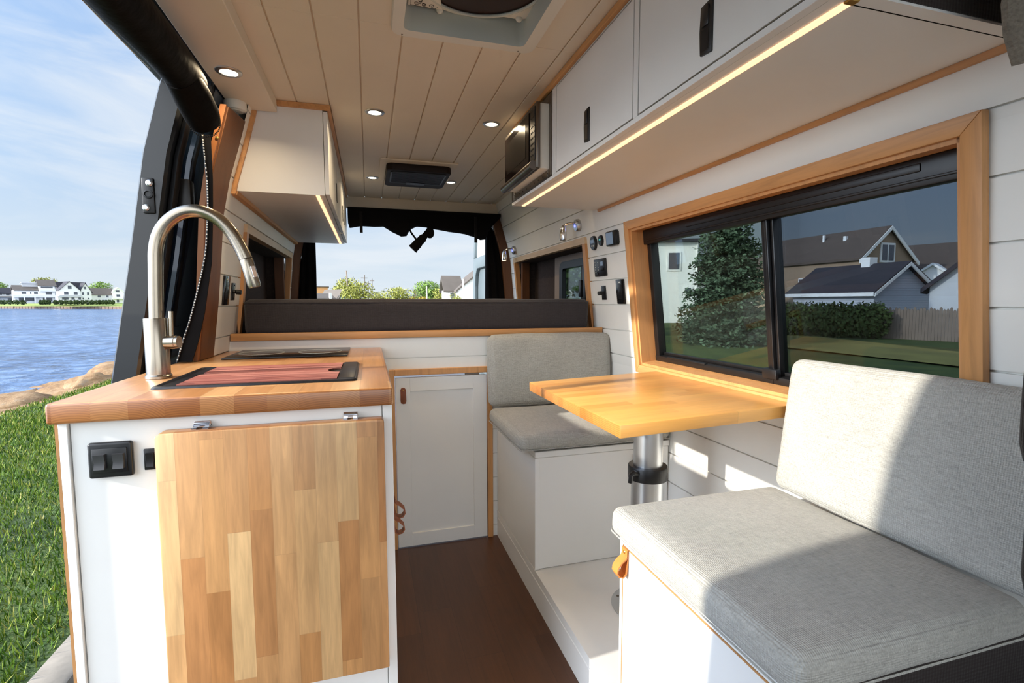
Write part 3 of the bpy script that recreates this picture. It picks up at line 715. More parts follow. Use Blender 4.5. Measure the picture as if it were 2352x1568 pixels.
# microwave
t = thing('microwave', 'stainless microwave with black glass door built into the overhead cabinet', 'microwave', (.7, 1.95, ZB + .02))
tr = MB()
for a, b in (((1.702, ZB + .014), (1.732, 1.895)), ((2.17, ZB + .014), (2.205, 1.895)), ((1.732, 1.868), (2.17, 1.895)), ((1.732, ZB + .014), (2.17, ZB + .04))): tr.box((.640, a[0], a[1]), (.652, b[0], b[1]), .002, 1)
for k in range(9): tr.cyl((.6405, 1.735 + .05 * k, ZB + .026), (.637, 1.735 + .05 * k, ZB + .026), .0028, n=8)
obj('trim_kit', tr, DKSTEEL, t)
obj('microwave_case', MB().box((.606, 1.722, 1.632), (.84, 2.125, 1.862), .004), PLAST, t, label='white side of the case')
MW = .588
obj('front_fascia', MB().box((MW + .002, 1.716, 1.632), (.607, 2.128, 1.864), .004), DKSTEEL, t)
d = obj('door', MB().box((MW - .002, 1.79, 1.652), (MW + .004, 2.122, 1.848), .002, 1), MWGL, t)
obj('door_window', MB().box((MW - .0028, 1.83, 1.695), (MW - .0015, 2.085, 1.82)), GLASSB, d)
obj('door_handle', MB().tube([(MW - .006, 1.722, 1.642), (MW - .006, 2.126, 1.642)], .016, 16), DKSTEEL, d)
cp = obj('control_panel', MB().box((MW - .001, 1.724, 1.662), (MW + .004, 1.776, 1.850), .0015, 1), BLACK, t)
for r in range(6):
    for c in range(3):
        y = 1.734 + .0155 * c; z = 1.682 + .02 * r
        obj('button', MB().box((MW - .002, y, z), (MW - .0008, y + .007, z + .005)), ROCKM, cp)
obj('display', MB().box((MW - .002, 1.731, 1.815), (MW - .0008, 1.769, 1.838)), GLASSB, cp)

# ------------------------------------------------------------------ ceiling fittings
def add_light(parent, loc, power, size, col=(1, .78, .5), spread=150):
    L = bpy.data.lights.new('lamp_light', 'AREA'); L.shape = 'DISK'; L.size = size; L.energy = power; L.color = col; L.spread = math.radians(spread)
    o = bpy.data.objects.new('lamp_light', L); COL.objects.link(o); o.parent = parent; o.location = loc; return o
def make_downlight():
    t = thing('downlight', 'round', 'ceiling light', group='warm recessed downlights')
    obj('trim_ring', MB().lathe([(.0385, 0), (.0385, -.0025), (.036, -.0045), (.0265, -.0055), (.0245, -.002), (.0245, 0)], (0, 0, 0)), ALU, t, local=True)
    obj('lamp_lens', MB().lathe([(.0245, -.0005), (.0245, -.003), (.015, -.0045), (.004, -.005)], (0, 0, 0)), LENS, t, local=True)
    add_light(t, (0, 0, -.008), 1.8, .045)
    return t
DL = [(.043, 2.137, ZC, 'warm downlight in the plank ceiling beside the wall cabinet over the cooktop'),
      (.530, 2.136, ZC, 'warm downlight in the plank ceiling close to the microwave'),
      (.041, 3.228, ZC, 'warm downlight on the cooktop side of the dark roof air conditioner'),
      (.525, 3.216, ZC, 'warm downlight on the microwave side of the dark roof air conditioner'),
      (-.404, 1.792, 1.874, 'warm downlight in the boxed soffit over the faucet')]
d0 = make_downlight()
for k, (x, y, z, lab) in enumerate(DL):
    d = d0 if k == 0 else copy_tree(d0)
    d.location = (x, y, z); d['label'] = lab

t = thing('smoke_detector', 'round white smoke detector at the end of the soffit above the post', 'smoke detector', (-.447, 2.055, 1.874))
obj('detector_body', MB().lathe([(.037, 0), (.0375, -.022), (.035, -.029), (.028, -.031), (.026, -.029), (.024, -.032), (.004, -.033)], (0, 0, 0)), PLAST, t, local=True)
obj('test_button', MB().lathe([(.025, -.030), (.0245, -.0335), (.006, -.0345)], (0, -.002, 0)), PLAST, t, local=True)
obj('indicator', MB().ball((.002, -.004, -.0345), .002, 8, 6), BLACK, t, local=True)

# roof fan
t = thing('roof_fan', 'square white roof vent fan with round dark dome in the ceiling', 'roof fan', (.29, 1.28, ZC))
def sq_loop(x0, x1, y0, y1, r, z): return rect_loop(x0, x1, y0, y1, r, z, 4)
OX0, OX1, OY0, OY1 = .078, .502, 1.062, 1.508
fl = MB().loft([sq_loop(OX0, OX1, OY0, OY1, .03, ZC - .001), sq_loop(OX0 + .003, OX1 - .003, OY0 + .003, OY1 - .003, .03, ZC - .009), sq_loop(FX0 + .006, FX1 - .012, FY0 + .006, FY1 - .008, .02, ZC - .011)], False)
obj('fan_flange', fl, PLAST, t)
thr = MB().loft([sq_loop(FX0 + .006, FX1 - .012, FY0 + .006, FY1 - .008, .02, ZC - .011), sq_loop(FX0 + .012, FX1 - .016, FY0 + .012, FY1 - .012, .02, ZC + .045), sq_loop(FX0 + .016, FX1 - .02, FY0 + .016, FY1 - .016, .02, ZC + .10)], False)
obj('fan_throat', thr, GREYPL, t)
obj('added_fan_lid', MB().box((FX0, FY0, ZC + .098), (FX1, FY1, ZC + .112), .004), GREYPL, t)  # unseen lid, added to keep sky light out of the throat
cx, cy = (FX0 + FX1) / 2 + .01, 1.285; ZF = ZC + .05
plate = MB(); rr_ = .168; n = 64
outer = []
for i in range(n):
    a = 2 * PI * i / n; c_, s_ = math.cos(a), math.sin(a); hx, hy = (FX1 - FX0) / 2 - .016, (FY1 - FY0) / 2 - .04
    k = min(hx / max(abs(c_), 1e-6), hy / max(abs(s_), 1e-6)); k = max(k, rr_ + .012) if abs(s_) > .75 else k
    outer.append((cx - .006 + c_ * k, cy + s_ * k, ZF))
inner = [(cx + rr_ * math.cos(2 * PI * i / n), cy + rr_ * math.sin(2 * PI * i / n), ZF) for i in range(n)]
plate.loft([[(p[0], p[1], ZF + .012) for p in outer], outer, inner, [(p[0], p[1], ZF + .02) for p in inner]], False)
obj('screen_frame', plate, PLAST, t)
obj('fan_rim', MB().tube([(cx + rr_ * math.cos(2 * PI * i / n), cy + rr_ * math.sin(2 * PI * i / n), ZF - .001) for i in range(n + 1)], .0045, 8, False), GREYPL, t)
obj('smoked_dome', MB().lathe([(rr_, .004), (rr_, .012), (.05, .02), (.01, .02)], (cx, cy, ZF)), plain('smoked_dome', (48, 32, 28), .35, var=.05), t)
pc = obj('control_pad', MB().prism([(.124, 1.395), (.205, 1.395), (.225, 1.468), (.212, 1.446), (.124, 1.446)], 'z', ZF - .004, ZF + .004), PLAST, t)
ic = MB()
def ring_path(x, y, r, a0, a1, n=14): return [(x + r * math.cos(math.radians(a0 + (a1 - a0) * i / n)), y + r * math.sin(math.radians(a0 + (a1 - a0) * i / n)), ZF - .0045) for i in range(n + 1)]
for (x, y, k) in ((.146, 1.432, 0), (.166, 1.434, 1), (.187, 1.434, 2), (.155, 1.418, 1)):
    if k == 0: ic.tube(ring_path(x, y, .0058, 0, 360), .0006, 5, False).tube([(x + .006, y, ZF - .0045), (x + .012, y, ZF - .0045)], .0006, 5).tube([(x - .003, y, ZF - .0045), (x + .003, y, ZF - .0045)], .0006, 5)
    if k == 1: ic.tube(ring_path(x, y, .0052, 20, 160), .0011, 5, False).tube(ring_path(x, y, .0052, 200, 340), .0011, 5, False)
    if k == 2: ic.tube(ring_path(x, y, .0058, 120, 420), .0007, 5, False).tube([(x, y + .002, ZF - .0045), (x, y + .007, ZF - .0045)], .0007, 5)
ic.tube([(.130, 1.400, ZF - .0045), (.130, 1.443, ZF - .0045), (.196, 1.446, ZF - .0045), (.204, 1.437, ZF - .0045)], .0006, 5, False)
obj('pad_symbols', ic, BLACK, pc)
for p_ in ((.212, 1.452), (.438, 1.43)): obj('screen_clip', MB().ball((*p_, ZF - .002), (.010, .008, .010), 12, 8), PLAST, t)

for x, y in ((.11, 1.495), (.455, 1.495), (.11, 1.08), (.455, 1.08)): obj('screw', MB().ball((x, y, ZC - .009), (.003, .003, .0016), 8, 6), DKSTEEL, t)

# roof air conditioner
t = thing('ceiling_air_conditioner', 'dark brown roof air conditioner panel between two downlights', 'air conditioner', (.295, 3.02, ZC))
obj('mounting_plate', MB().box((.078, 2.78, ZC - .008), (.500, 3.245, ZC), .003), CEILW, t)
obj('grille_housing', MB().prism(rr(.112, .470, 2.83, 3.232, .035), 'z', ZC - .045, ZC - .007, .006), plain('ac_dark_brown', (30, 20, 18), .6, spec=.25, var=.08), t)
gr = MB().prism(rr(.135, .447, 2.86, 3.12, .02), 'z', ZC - .050, ZC - .044, .002)
for k in range(12): gr.box((.145, 2.875 + .02 * k, ZC - .052), (.437, 2.881 + .02 * k, ZC - .049))
obj('intake_grille', gr, BLACK, t)
lb = obj('badge_panel', MB().box((.235, 3.075, ZC - .0535), (.345, 3.135, ZC - .0485), .001, 1), BLACKS, t)
obj('badge_marks', MB().box((.263, 3.098, ZC - .0540), (.270, 3.106, ZC - .0534)).box((.274, 3.101, ZC - .0540), (.290, 3.105, ZC - .0534)), PLAST, lb)

# ------------------------------------------------------------------ reading lights and wall devices
def reading_light(y, z, label, lit):
    t = at_wall('reading_light', label, 'reading light', y, z, 'chrome reading lights on the wall')
    obj('wall_base', MB().lathe([(.032, 0), (.032, .016), (.028, .022), (.010, .025)], (0, 0, 0)), ALU, t, local=True)
    obj('touch_switch', MB().lathe([(.008, .0235), (.007, .0275), (.002, .028)], (0, -.003, 0)), BLUEL, t, local=True)
    obj('arm', MB().tube(smooth([(0, .012, .02), (-.004, .014, .045), (-.012, .012, .066), (-.02, .004, .078)], 3), .0055, 10), CHROME, t, local=True)
    a = Vector((-.018, .010, .080)); dv = Vector((-.05, -.92, .12)).normalized()
    h = obj('lamp_head', MB().tube([a, a + dv * .012, a + dv * .05, a + dv * .078, a + dv * .080], [.006, .0125, .019, .017, .014], 18), CHROME, t, local=True)
    if lit: obj('lamp_lens', MB().tube([a + dv * .0795, a + dv * .082], [.0145, .0135], 16), WARMD, h, local=True)
    return t
reading_light(2.44, 1.555, 'unlit chrome reading light above the near corner of the sleeping niche', False)
reading_light(3.63, 1.545, 'lit chrome reading light beside the black rear curtain', True)

def oval(a, b, d, n=28): return MB().loft([[(a * s * math.cos(2 * PI * i / n), b * s * math.sin(2 * PI * i / n), z) for i in range(n)] for s, z in ((1, 0), (1, d * .6), (.93, d), (.3, d))])
t = at_wall('thermostat', 'larger oval grey thermostat dial with a small screen on the plank wall', 'thermostat', 2.288, 1.445)
obj('dial_body', oval(.030, .036, .014), BLACKS, t, local=True); obj('screen', MB().box((-.017, .000, .0135), (.017, .017, .0148)), SCREEN, t, local=True)
obj('buttons', MB().ball((-.008, -.014, .014), (.005, .005, .002), 8, 6).ball((.008, -.014, .014), (.005, .005, .002), 8, 6), GREYPL, t, local=True)
t = at_wall('thermostat', 'smaller oval black gauge with a teal screen beside the grey dial', 'gauge', 2.208, 1.448)
obj('dial_body', oval(.020, .026, .012), BLACK, t, local=True); obj('screen', MB().box((-.008, .002, .0115), (.008, .010, .0128)), TEALS, t, local=True); obj('button_pad', MB().box((-.009, -.014, .0115), (.009, -.006, .0125)), BLACKS, t, local=True)
t = at_wall('control_display', 'square black control display with pale blue screen next to the big window', 'display', 2.083, 1.444)
obj('display_case', MB().box((-.046, -.034, 0), (.046, .034, .022), .005).box((-.05, -.028, 0), (.05, .028, .014), .004), BLACKS, t, local=True)
obj('screen', MB().box((-.036, -.026, .021), (.026, .027, .0235)), SCREEN, t, local=True)
t = at_wall('button_console', 'black square control panel with small buttons above the knob switch', 'control panel', 2.235, 1.320)
obj('panel_plate', MB().box((-.062, -.043, 0), (.062, .043, .010), .003), BLACKS, t, local=True)
kb = MB()
for k in range(5): kb.ball((-.045, .028 - .012 * k, .010), (.003, .003, .002), 8, 6)
for k in range(4): kb.ball((-.015, .026 - .012 * k, .010), (.003, .003, .002), 8, 6)
obj('buttons', kb, GREYPL, t, local=True)
obj('rocker', MB().box((.010, -.016, .009), (.045, -.002, .016), .002), BLACK, t, local=True); obj('screen', MB().box((.012, .008, .0095), (.038, .028, .0108)), SCREEN, t, local=True)
obj('socket', MB().cyl((-.03, -.028, .008), (-.03, -.028, .013), .008, n=14), BLACK, t, local=True)
def knob_switch(label, y, z, side='r'):
    t = at_wall('wall_switch', label, 'switch', y, z, side=side)
    obj('switch_plate', MB().box((-.022, -.035, 0), (.022, .035, .006), .002), BLACKS, t, local=True)
    obj('knob', MB().lathe([(.008, .005), (.007, .012), (.010, .016), (.010, .032), (.008, .034)], (-.002, 0, 0), (0, 0, 1), 20), BLACK, t, local=True)
    for dz in (.026, -.026): obj('screw', MB().ball((0, dz, .006), .003, 8, 6), BLACK, t, local=True)
knob_switch('black knob dimmer switch below the button panel beside the bed', 2.222, 1.196)
knob_switch('black knob dimmer switch next to the outlet behind the faucet', 2.252, 1.196, 'l')
def outlet(label, y, z, side='r', lit=False):
    t = at_wall('wall_outlet', label, 'power outlet', y, z, side=side)
    obj('outlet_plate', MB().box((-.037, -.057, 0), (.037, .057, .007), .003), plain('glossy_black', (18, 18, 20), .12, var=.1), t, local=True)
    obj('receptacle', MB().box((-.017, -.034, .006), (.017, .034, .0085), .002), BLACKS, t, local=True)
    s = MB()
    for dz in (.018, -.018): s.box((-.007, dz - .004, .0084), (-.005, dz + .004, .0088)).box((.004, dz - .003, .0084), (.006, dz + .003, .0088))
    obj('slots', s, BLACK, t, local=True)
    obj('usb_ports', MB().box((-.010, .040, .0068), (.010, .046, .0076)), GREYPL, t, local=True)
outlet('tall black power outlet on the wall next to the big window frame', 2.052, 1.198)
outlet('tall black power outlet on the plank wall behind the faucet', 2.148, 1.198, 'l')

# ------------------------------------------------------------------ rear opening: blackout curtain and open rear door
t = thing('blackout_curtain', 'rolled black blackout curtain tied up over the open rear doorway', 'curtain', (.3, YR - .05, 1.65))
xs = [-.128, -.124, -.12, -.11, -.037, .05, .118, .18, .244, .285, .31, .36, .43, .457, .52, .6, .726, .80,   .848, .885, .91, .95, 1.0]
zb = [1.72, 1.71, 1.69, 1.689, 1.702, 1.70, 1.705, 1.665, 1.639, 1.645, 1.69, 1.712, 1.712, 1.706, 1.698, 1.684, 1.672, 1.655, 1.633, 1.64, 1.70, 1.75, 1.80]
rings = []
for k in range(len(xs) * 3 - 2):
    x = float(np.interp(k / 3, range(len(xs)), xs)); b = float(np.interp(k / 3, range(len(zb)), zb)); top = 1.838
    ring = []
    for i in range(18):
        a = 2 * PI * i / 18; cz = (top + b) / 2; rz = (top - b) / 2; ry = .045
        w = 1 + .07 * noise.noise(Vector((x * 9, math.cos(a) * 1.5, math.sin(a) * 1.5)))
        ring.append((x, YR - .055 + ry * math.cos(a) * w, cz + rz * (abs(math.sin(a)) ** .8) * math.copysign(1, math.sin(a)) * (w if math.sin(a) < 0 else 1)))
    rings.append(ring)
obj('rolled_cloth', MB().loft(rings), CURT, t)
tail = MB().tube(smooth([(.455, YR - .07, 1.70), (.425, YR - .08, 1.655), (.375, YR - .085, 1.60), (.325, YR - .085, 1.545)], 4), [.018] * 3 + [.024] * 3 + [.032] * 3 + [.036] * 3 + [.040], 12, True, .6)
tail.tube(smooth([(.30, YR - .075, 1.72), (.315, YR - .08, 1.67), (.355, YR - .085, 1.615)], 4), .007, 8)
tail.ball((.455, YR - .07, 1.672), (.034, .02, .042), 10, 8)
obj('tied_tail', tail, CURT, t)
for x, z in ((-.037, 1.685), (.80, 1.64)): obj('strap', MB().box((x - .010, YR - .104, z - .035), (x + .010, YR - .10, 1.80)), BLKFAB, t)
for x0, x1, y_, nm, lab in ((.905, None, YR + .03, 'curtain', 'black side curtain hanging beside the lit reading light'), (None, -.36, YR + .03, 'curtain', 'black side curtain hanging behind the wall cabinet')):
    mm = MB(); rings = []
    for z in np.linspace(1.005, 1.836, 14):
        if x1 is None: a, b = x0 - .012 * max(0, (1.35 - z)), xr(z) - .067 - (max(0, z - 1.7) ** 2) * 2.2
        else: a, b = xl(z) + .046, x1 - .01 * max(0, 1.4 - z)
        top = []; n = 12
        for i in range(n + 1): s = i / n; top.append((a + (b - a) * s, y_ - .016 + .010 * math.sin(s * 15 + z * 2), z))
        for i in range(n, -1, -1): s = i / n; top.append((a + (b - a) * s, y_ + .010 + .010 * math.sin(s * 15 + z * 2), z))
        rings.append(top)
    solo(nm, mm.loft(rings), CURT, lab, 'curtain')

t = thing('van_door', 'open pale rear van door seen through the back opening', 'van door', (1.02, 4.35, .3))
obj('door_skin', MB().prism([(3.97, .35), (4.70, .35), (4.70, 1.30), (4.66, 1.58), (4.58, 2.0), (3.97, 2.0)], 'x', 1.00, 1.045, .006), DOORW, t)
obj('door_inner_frame', MB().prism([(4.60, .4), (4.68, .4), (4.68, 1.30), (4.65, 1.56), (4.02, 1.56), (4.02, 1.46), (4.50, 1.46), (4.56, 1.40), (4.59, 1.30)], 'x', .968, 1.0, .004).prism([(4.60, 1.56), (4.65, 1.56), (4.57, 1.98), (4.52, 1.98)], 'x', .968, 1.0, .004).prism([(4.02, .4), (4.6, .4), (4.6, .5), (4.02, .5)], 'x', .968, 1.0, .004), DOORW, t)
obj('door_window', MB().prism([(4.05, 1.57), (4.60, 1.57), (4.53, 1.95), (4.05, 1.95)], 'x', .994, .9995), plain('bright_window_glass', (236, 240, 240), .15), t)

# ------------------------------------------------------------------ sliding-door side: header, rolled screen, zip flap, pillar, door
solo('door_header', MB().box((-.66, .36, 1.892), (-.477, 2.02, 1.95), .008), RUBBER, 'black painted header rail over the sliding door opening', 'header rail')
def roll(path, rad, wob, n=26, ph=0):
    P = smooth(path, 6); k = len(P); out = []
    rs = np.interp(np.linspace(0, 1, k), np.linspace(0, 1, len(rad)), rad)
    for i in range(k):
        p = P[i]; t_ = (P[min(i + 1, k - 1)] - P[max(i - 1, 0)]).normalized(); a = Vector((0, 0, 1)); a = (a - t_ * a.dot(t_)).normalized(); b = t_.cross(a); ring = []
        for j in range(n):
            q = 2 * PI * j / n; w = 1 + wob * noise.noise(Vector((math.cos(q) * 1.3 + ph, math.sin(q) * 1.3, p.y * 3))) + wob * .5 * math.sin(3 * q + p.y * 4)
            ring.append(p + (a * math.sin(q) + b * math.cos(q)) * rs[i] * w)
        out.append(ring)
    return MB().loft(out)
t = thing('bug_screen', 'rolled up black bug screen hanging along the sliding door header', 'bug screen', (-.5, 1.2, 1.7))
obj('screen_roll', roll([(-.50, .42, 1.80), (-.50, .9, 1.80), (-.50, 1.3, 1.80), (-.498, 1.55, 1.802), (-.496, 1.72, 1.80)], [.058, .056, .055, .054, .050], .10), ROLLM, t)
tailp = [(-.495, 1.64, 1.79), (-.493, 1.72, 1.768), (-.489, 1.79, 1.738), (-.487, 1.822, 1.722)]
obj('screen_roll_end', roll(tailp, [.046, .052, .051, .044], .08, ph=3), ROLLM, t)
obj('edge_seam', MB().tube(smooth([(-.500 - .057 * math.sin(a_), y_, 1.80 - .057 * math.cos(a_)) for y_, a_ in ((1.02, 1.0), (1.15, .85), (1.3, .7), (1.42, .55), (1.52, .4))], 6), [.0012] * 20 + [.0006] * 5, 6), GREYPL, t, label='pale seam binding')
zt = MB()
for j in range(46):
    q = 2 * PI * j / 46; zt.ball((-.487 + .044 * math.cos(q), 1.824, 1.721 + .044 * math.sin(q)), .0028, 6, 4)
obj('zipper_teeth', zt, BLACKS, t)

t = thing('zip_flap', 'black zip flap hanging beside the cedar post, edged with white stitching', 'screen flap', (-.55, 1.9, .952))
zl = [(-.618, .953), (-.598, 1.02), (-.576, 1.085), (-.552, 1.17), (-.529, 1.261), (-.517, 1.32), (-.511, 1.377), (-.504, 1.46), (-.502, 1.55), (-.505, 1.62), (-.509, 1.70)]
fl = MB().prism(zl + [(-.487, 1.70), (-.487, 1.56), (-.492, 1.433), (-.502, 1.286), (-.530, 1.118), (-.552, 1.026), (-.575, .953)], 'y', 1.880, 1.887); obj('flap_cloth', fl, CURT, t)
pth = smooth([(x, 1.878, z) for x, z in zl], 10)
obj('zip_edge', MB().tube(pth, .0035, 8), BLACKS, t)
zz = MB(); acc = 0
for i in range(1, len(pth)):
    acc += (pth[i] - pth[i - 1]).length
    if acc > .0078: acc = 0; zz.box(pth[i] + Vector((-.001, -.0055, -.0018)), pth[i] + Vector((.0025, -.0035, .0018)))
obj('zip_stitches', zz, PLAST, t, label='white zipper stitches')

DX = [(-.6, -.80), (.3, -.81), (.9, -.79), (1.28, -.722), (1.62, -.667), (1.85, -.607), (1.98, -.560)]
def xd(z): return float(np.interp(z, [a for a, _ in DX], [b for _, b in DX]))
ZD = [-.35, 0, .3, .6, .9, 1.1, 1.28, 1.45, 1.62, 1.75, 1.82, 1.885]
def bodyloft(sec): return MB().loft([[(xd(z) + p[0], p[1], z) for p in sec] for z in ZD])
t = thing('sliding_door', 'dark blue grey sliding van door slid open behind the faucet', 'van door', (-.75, 2.4, -.35))
obj('door_shell', bodyloft([(0, 1.84), (.006, 1.832), (.068, 1.830), (.076, 1.838), (.078, 1.90), (.05, 1.93), (.05, 3.1), (0, 3.1)]), PAINTG, t, label='grey door edge')
obj('weather_seal', bodyloft([(.079, 1.862), (.092, 1.858), (.098, 1.875), (.092, 1.90), (.079, 1.90)]), RUBBER, t)
obj('inner_channel', bodyloft([(.052, 1.93), (.10, 1.905), (.112, 1.91), (.114, 1.93), (.10, 1.96), (.052, 1.96)]), PAINT, t)
zl_ = 1.485; lm = MB().box((xd(zl_) + .018, 1.824, zl_ - .055), (xd(zl_) + .052, 1.832, zl_ + .055), .006); lpt = obj('latch_plate', lm, BLACK, t)
lpt.data.transform(Matrix.Identity(4))
for dz in (.038, -.038): obj('bolt', MB().lathe([(.010, 0), (.010, .003), (.006, .006)], (xd(zl_ + dz) + .035, 1.824, zl_ + dz), (0, -1, 0), 14), ALU, lpt)
obj('latch_socket', MB().lathe([(.014, 0), (.014, .005), (.009, .006), (.008, .001)], (xd(zl_) + .036, 1.824, zl_ + .004), (0, -1, 0), 18), BLACKS, lpt)
t = thing('door_pillar', 'blue black painted van pillar with rubber seals between open door and cedar post', 'pillar', (-.66, 2.0, -.35))
def pillarloft(sec):
    out = []
    for z in ZD:
        a = xd(z) + .118; b = min(xl(z) - .095, -.66 + .12 * max(0, z - .97)) if z < 1.05 else xl(z) - .095
        out.append([(a + (b - a) * p[0], p[1], z) for p in sec])
    return MB().loft(out)
obj('pillar_skin', pillarloft([(0, 2.10), (0, 1.965), (.16, 1.950), (.26, 1.965), (.34, 2.0), (.62, 2.0), (.70, 1.95), (1, 1.94), (1, 2.10)]), PAINT, t)
obj('rubber_seal', pillarloft([(.26, 1.935), (.36, 1.928), (.42, 1.945), (.40, 1.99), (.27, 1.99)]), RUBBER, t)
obj('rubber_seal', pillarloft([(.56, 1.955), (.64, 1.945), (.69, 1.96), (.67, 1.99), (.58, 1.99)]), RUBBER, t)
obj('striker_box', MB().box((xd(1.5) + .085, 1.90, 1.44), (xd(1.5) + .128, 1.945, 1.56), .008), BLACK, t)
# front edge of the door opening (just out of frame, throws the straight shadow on the near bench)
PE = [(-.3, .60), (.9, .60), (1.09, .585), (1.29, .615), (1.46, .60), (1.63, .56), (1.85, .545), (1.92, .545)]
struct('wall_left_front', MB().loft([[(-.70 if z < .9 else xd(z) + .10, -.75, z), (-.62 if z < .9 else xd(z) + .17, -.75, z), (-.62 if z < .9 else xd(z) + .17, ye, z), (-.70 if z < .9 else xd(z) + .10, ye, z)] for z, ye in PE]), PAINT)

# passenger seat edge and cab curtain at the right of the frame
t = thing('passenger_seat', 'black cab seat back at the frame edge beside the nearest bench', 'car seat', (1.0, .36, .3))
obj('backrest', MB().rbox((.940, .345, 1.03), (.177, .070, .125), .062, 6, .012).rbox((.952, .345, .835), (.170, .068, .105), .06, 6, .008), BLKFAB, t)
obj('seat_base', MB().rbox((.95, .10, .52), (.17, .24, .08), .05, 6, .01), BLKFAB, t)
obj('seat_plinth', MB().box((.86, -.10, 0), (1.14, .30, .44), .02), BLACK, t)
t = thing('cab_curtain', 'grey woven curtain end hanging beneath the overhead cabinet corner', 'curtain', (.98, .47, 1.5))
mm = MB(); rings = []
for z in np.linspace(1.492, 1.90, 12):
    pts = []; a = .866 + (.045 * max(0, (1.565 - z) / .073) ** 1.5); b = 1.06; n = 14
    for i in range(n + 1): s = i / n; pts.append((a + (b - a) * s, .50 + .018 * math.sin(s * 14 + z * 6), z))
    for i in range(n, -1, -1): s = i / n; pts.append((a + (b - a) * s, .508 + .018 * math.sin(s * 14 + z * 6), z))
    rings.append(pts)
obj('curtain_cloth', mm.loft(rings), GREYCURT, t)

# ------------------------------------------------------------------ outside: ground, water, shore
LAWN = NT('lawn_ground'); v_ = LAWN.coord(); n_ = LAWN.noise(v_, 1.2, 5); n2_ = LAWN.noise(v_, 40, 3)
LAWN.l(LAWN.ramp(LAWN.math('ADD', LAWN.math('MULTIPLY', n_, .6), LAWN.math('MULTIPLY', n2_, .4)), [(.3, lin((38, 54, 16))), (.5, lin((62, 82, 26))), (.7, lin((96, 106, 42)))]), LAWN.p.inputs['Base Color']); LAWN.set(Roughness=.9); LAWN.bump(n2_, .6, .03); LAWN = LAWN.m
DRYL = plain('dry_lawn', (128, 124, 62), .95, var=.25, vs=.6, bump=.4, bscale=20, bdist=.02)
ASPH = plain('asphalt', (92, 92, 94), .9, var=.1, vs=30, bump=.3, bscale=90)
CONC = plain('concrete_kerb', (140, 131, 118), .85, var=.12, vs=14, bump=.4, bscale=80)
ROCK = NT('granite_rock'); v_ = ROCK.coord(); n_ = ROCK.noise(v_, 4.5, 8, .72); n2_ = ROCK.noise(v_, .9, 2)
ROCK.l(ROCK.ramp(ROCK.math('ADD', ROCK.math('MULTIPLY', n_, .6), ROCK.math('MULTIPLY', n2_, .4)), [(.32, lin((74, 54, 38))), (.44, lin((132, 100, 66))), (.55, lin((158, 128, 92))), (.68, lin((132, 124, 112)))]), ROCK.p.inputs['Base Color']); ROCK.set(Roughness=.9); ROCK.bump(n_, .8, .06); ROCK = ROCK.m
WAT = NT('lake_water'); v_ = WAT.coord((1, 1, 1)); w1_ = WAT.noise(v_, 1.1, 5, .62, .4); w2_ = WAT.noise(v_, .12, 3)
WAT.l(WAT.ramp(WAT.math('ADD', WAT.math('MULTIPLY', w1_, .75), WAT.math('MULTIPLY', w2_, .25)), [(.36, lin((34, 58, 92))), (.52, lin((78, 108, 148))), (.66, lin((128, 152, 184)))]), WAT.p.inputs['Base Color']); WAT.set(Roughness=.22); WAT.bump(WAT.math('ADD', w1_, WAT.math('MULTIPLY', w2_, 2)), .9, .35); WAT = WAT.m
HEDGE = plain('far_shore_grass', (136, 150, 66), .95, var=.15, vs=.1)
WALLB = plain('timber_seawall', (112, 92, 78), .9, var=.2, vs=.9)

struct('street', MB().box((-1.42, -30, -.9), (4.2, 150, -.82)), ASPH)
struct('kerb', MB().box((-1.615, -25, -1.0), (-1.42, 40, -.645), .025), CONC)
def terrain(name, xs, ys, fz, mat):
    vs = [(x, y, fz(x, y)) for x in xs for y in ys]; n = len(ys); fs = [(i * n + j, (i + 1) * n + j, (i + 1) * n + j + 1, i * n + j + 1) for i in range(len(xs) - 1) for j in range(n - 1)]
    o = struct(name, MB().add(vs, fs), mat, ang=180); return o
edge = lambda y: -6.3 - .25 * math.sin(y * .7) - .02 * max(0, y - 12) ** 1.2
def zl_lawn(x, y): return -.66 + .02 * noise.noise(Vector((x * .6, y * .6, 0)))
terrain('lawn_strip', [-1.60, -2.2, -3, -4, -5, -5.6, -6.0, -6.3], list(np.arange(-20, 70, 1.0)), lambda x, y: zl_lawn(x, y) - .5 * max(0, -5.6 - x) ** 2, LAWN)
def zbank(x, y):
    t_ = max(0, min(1.6, (-5.7 - x) / 4.5)); return -.68 - .86 * t_ + (.20 * noise.cell(Vector((x * 1.1 + noise.noise(Vector((x, y, 1))), y * .9, 3))) - .1 + .12 * noise.noise(Vector((x * 1.6, y * 1.6, 3))) + .07 * noise.noise(Vector((x * 4.3, y * 4.3, 5)))) * min(1, t_ * 6 + .15)
terrain('shore_bank', list(np.arange(-12.4, -5.3, .2)), list(np.arange(2, 44, .2)), zbank, ROCK)
struct('water', MB().box((-900, -300, -1.7), (-6.5, 700, -1.5)), WAT)

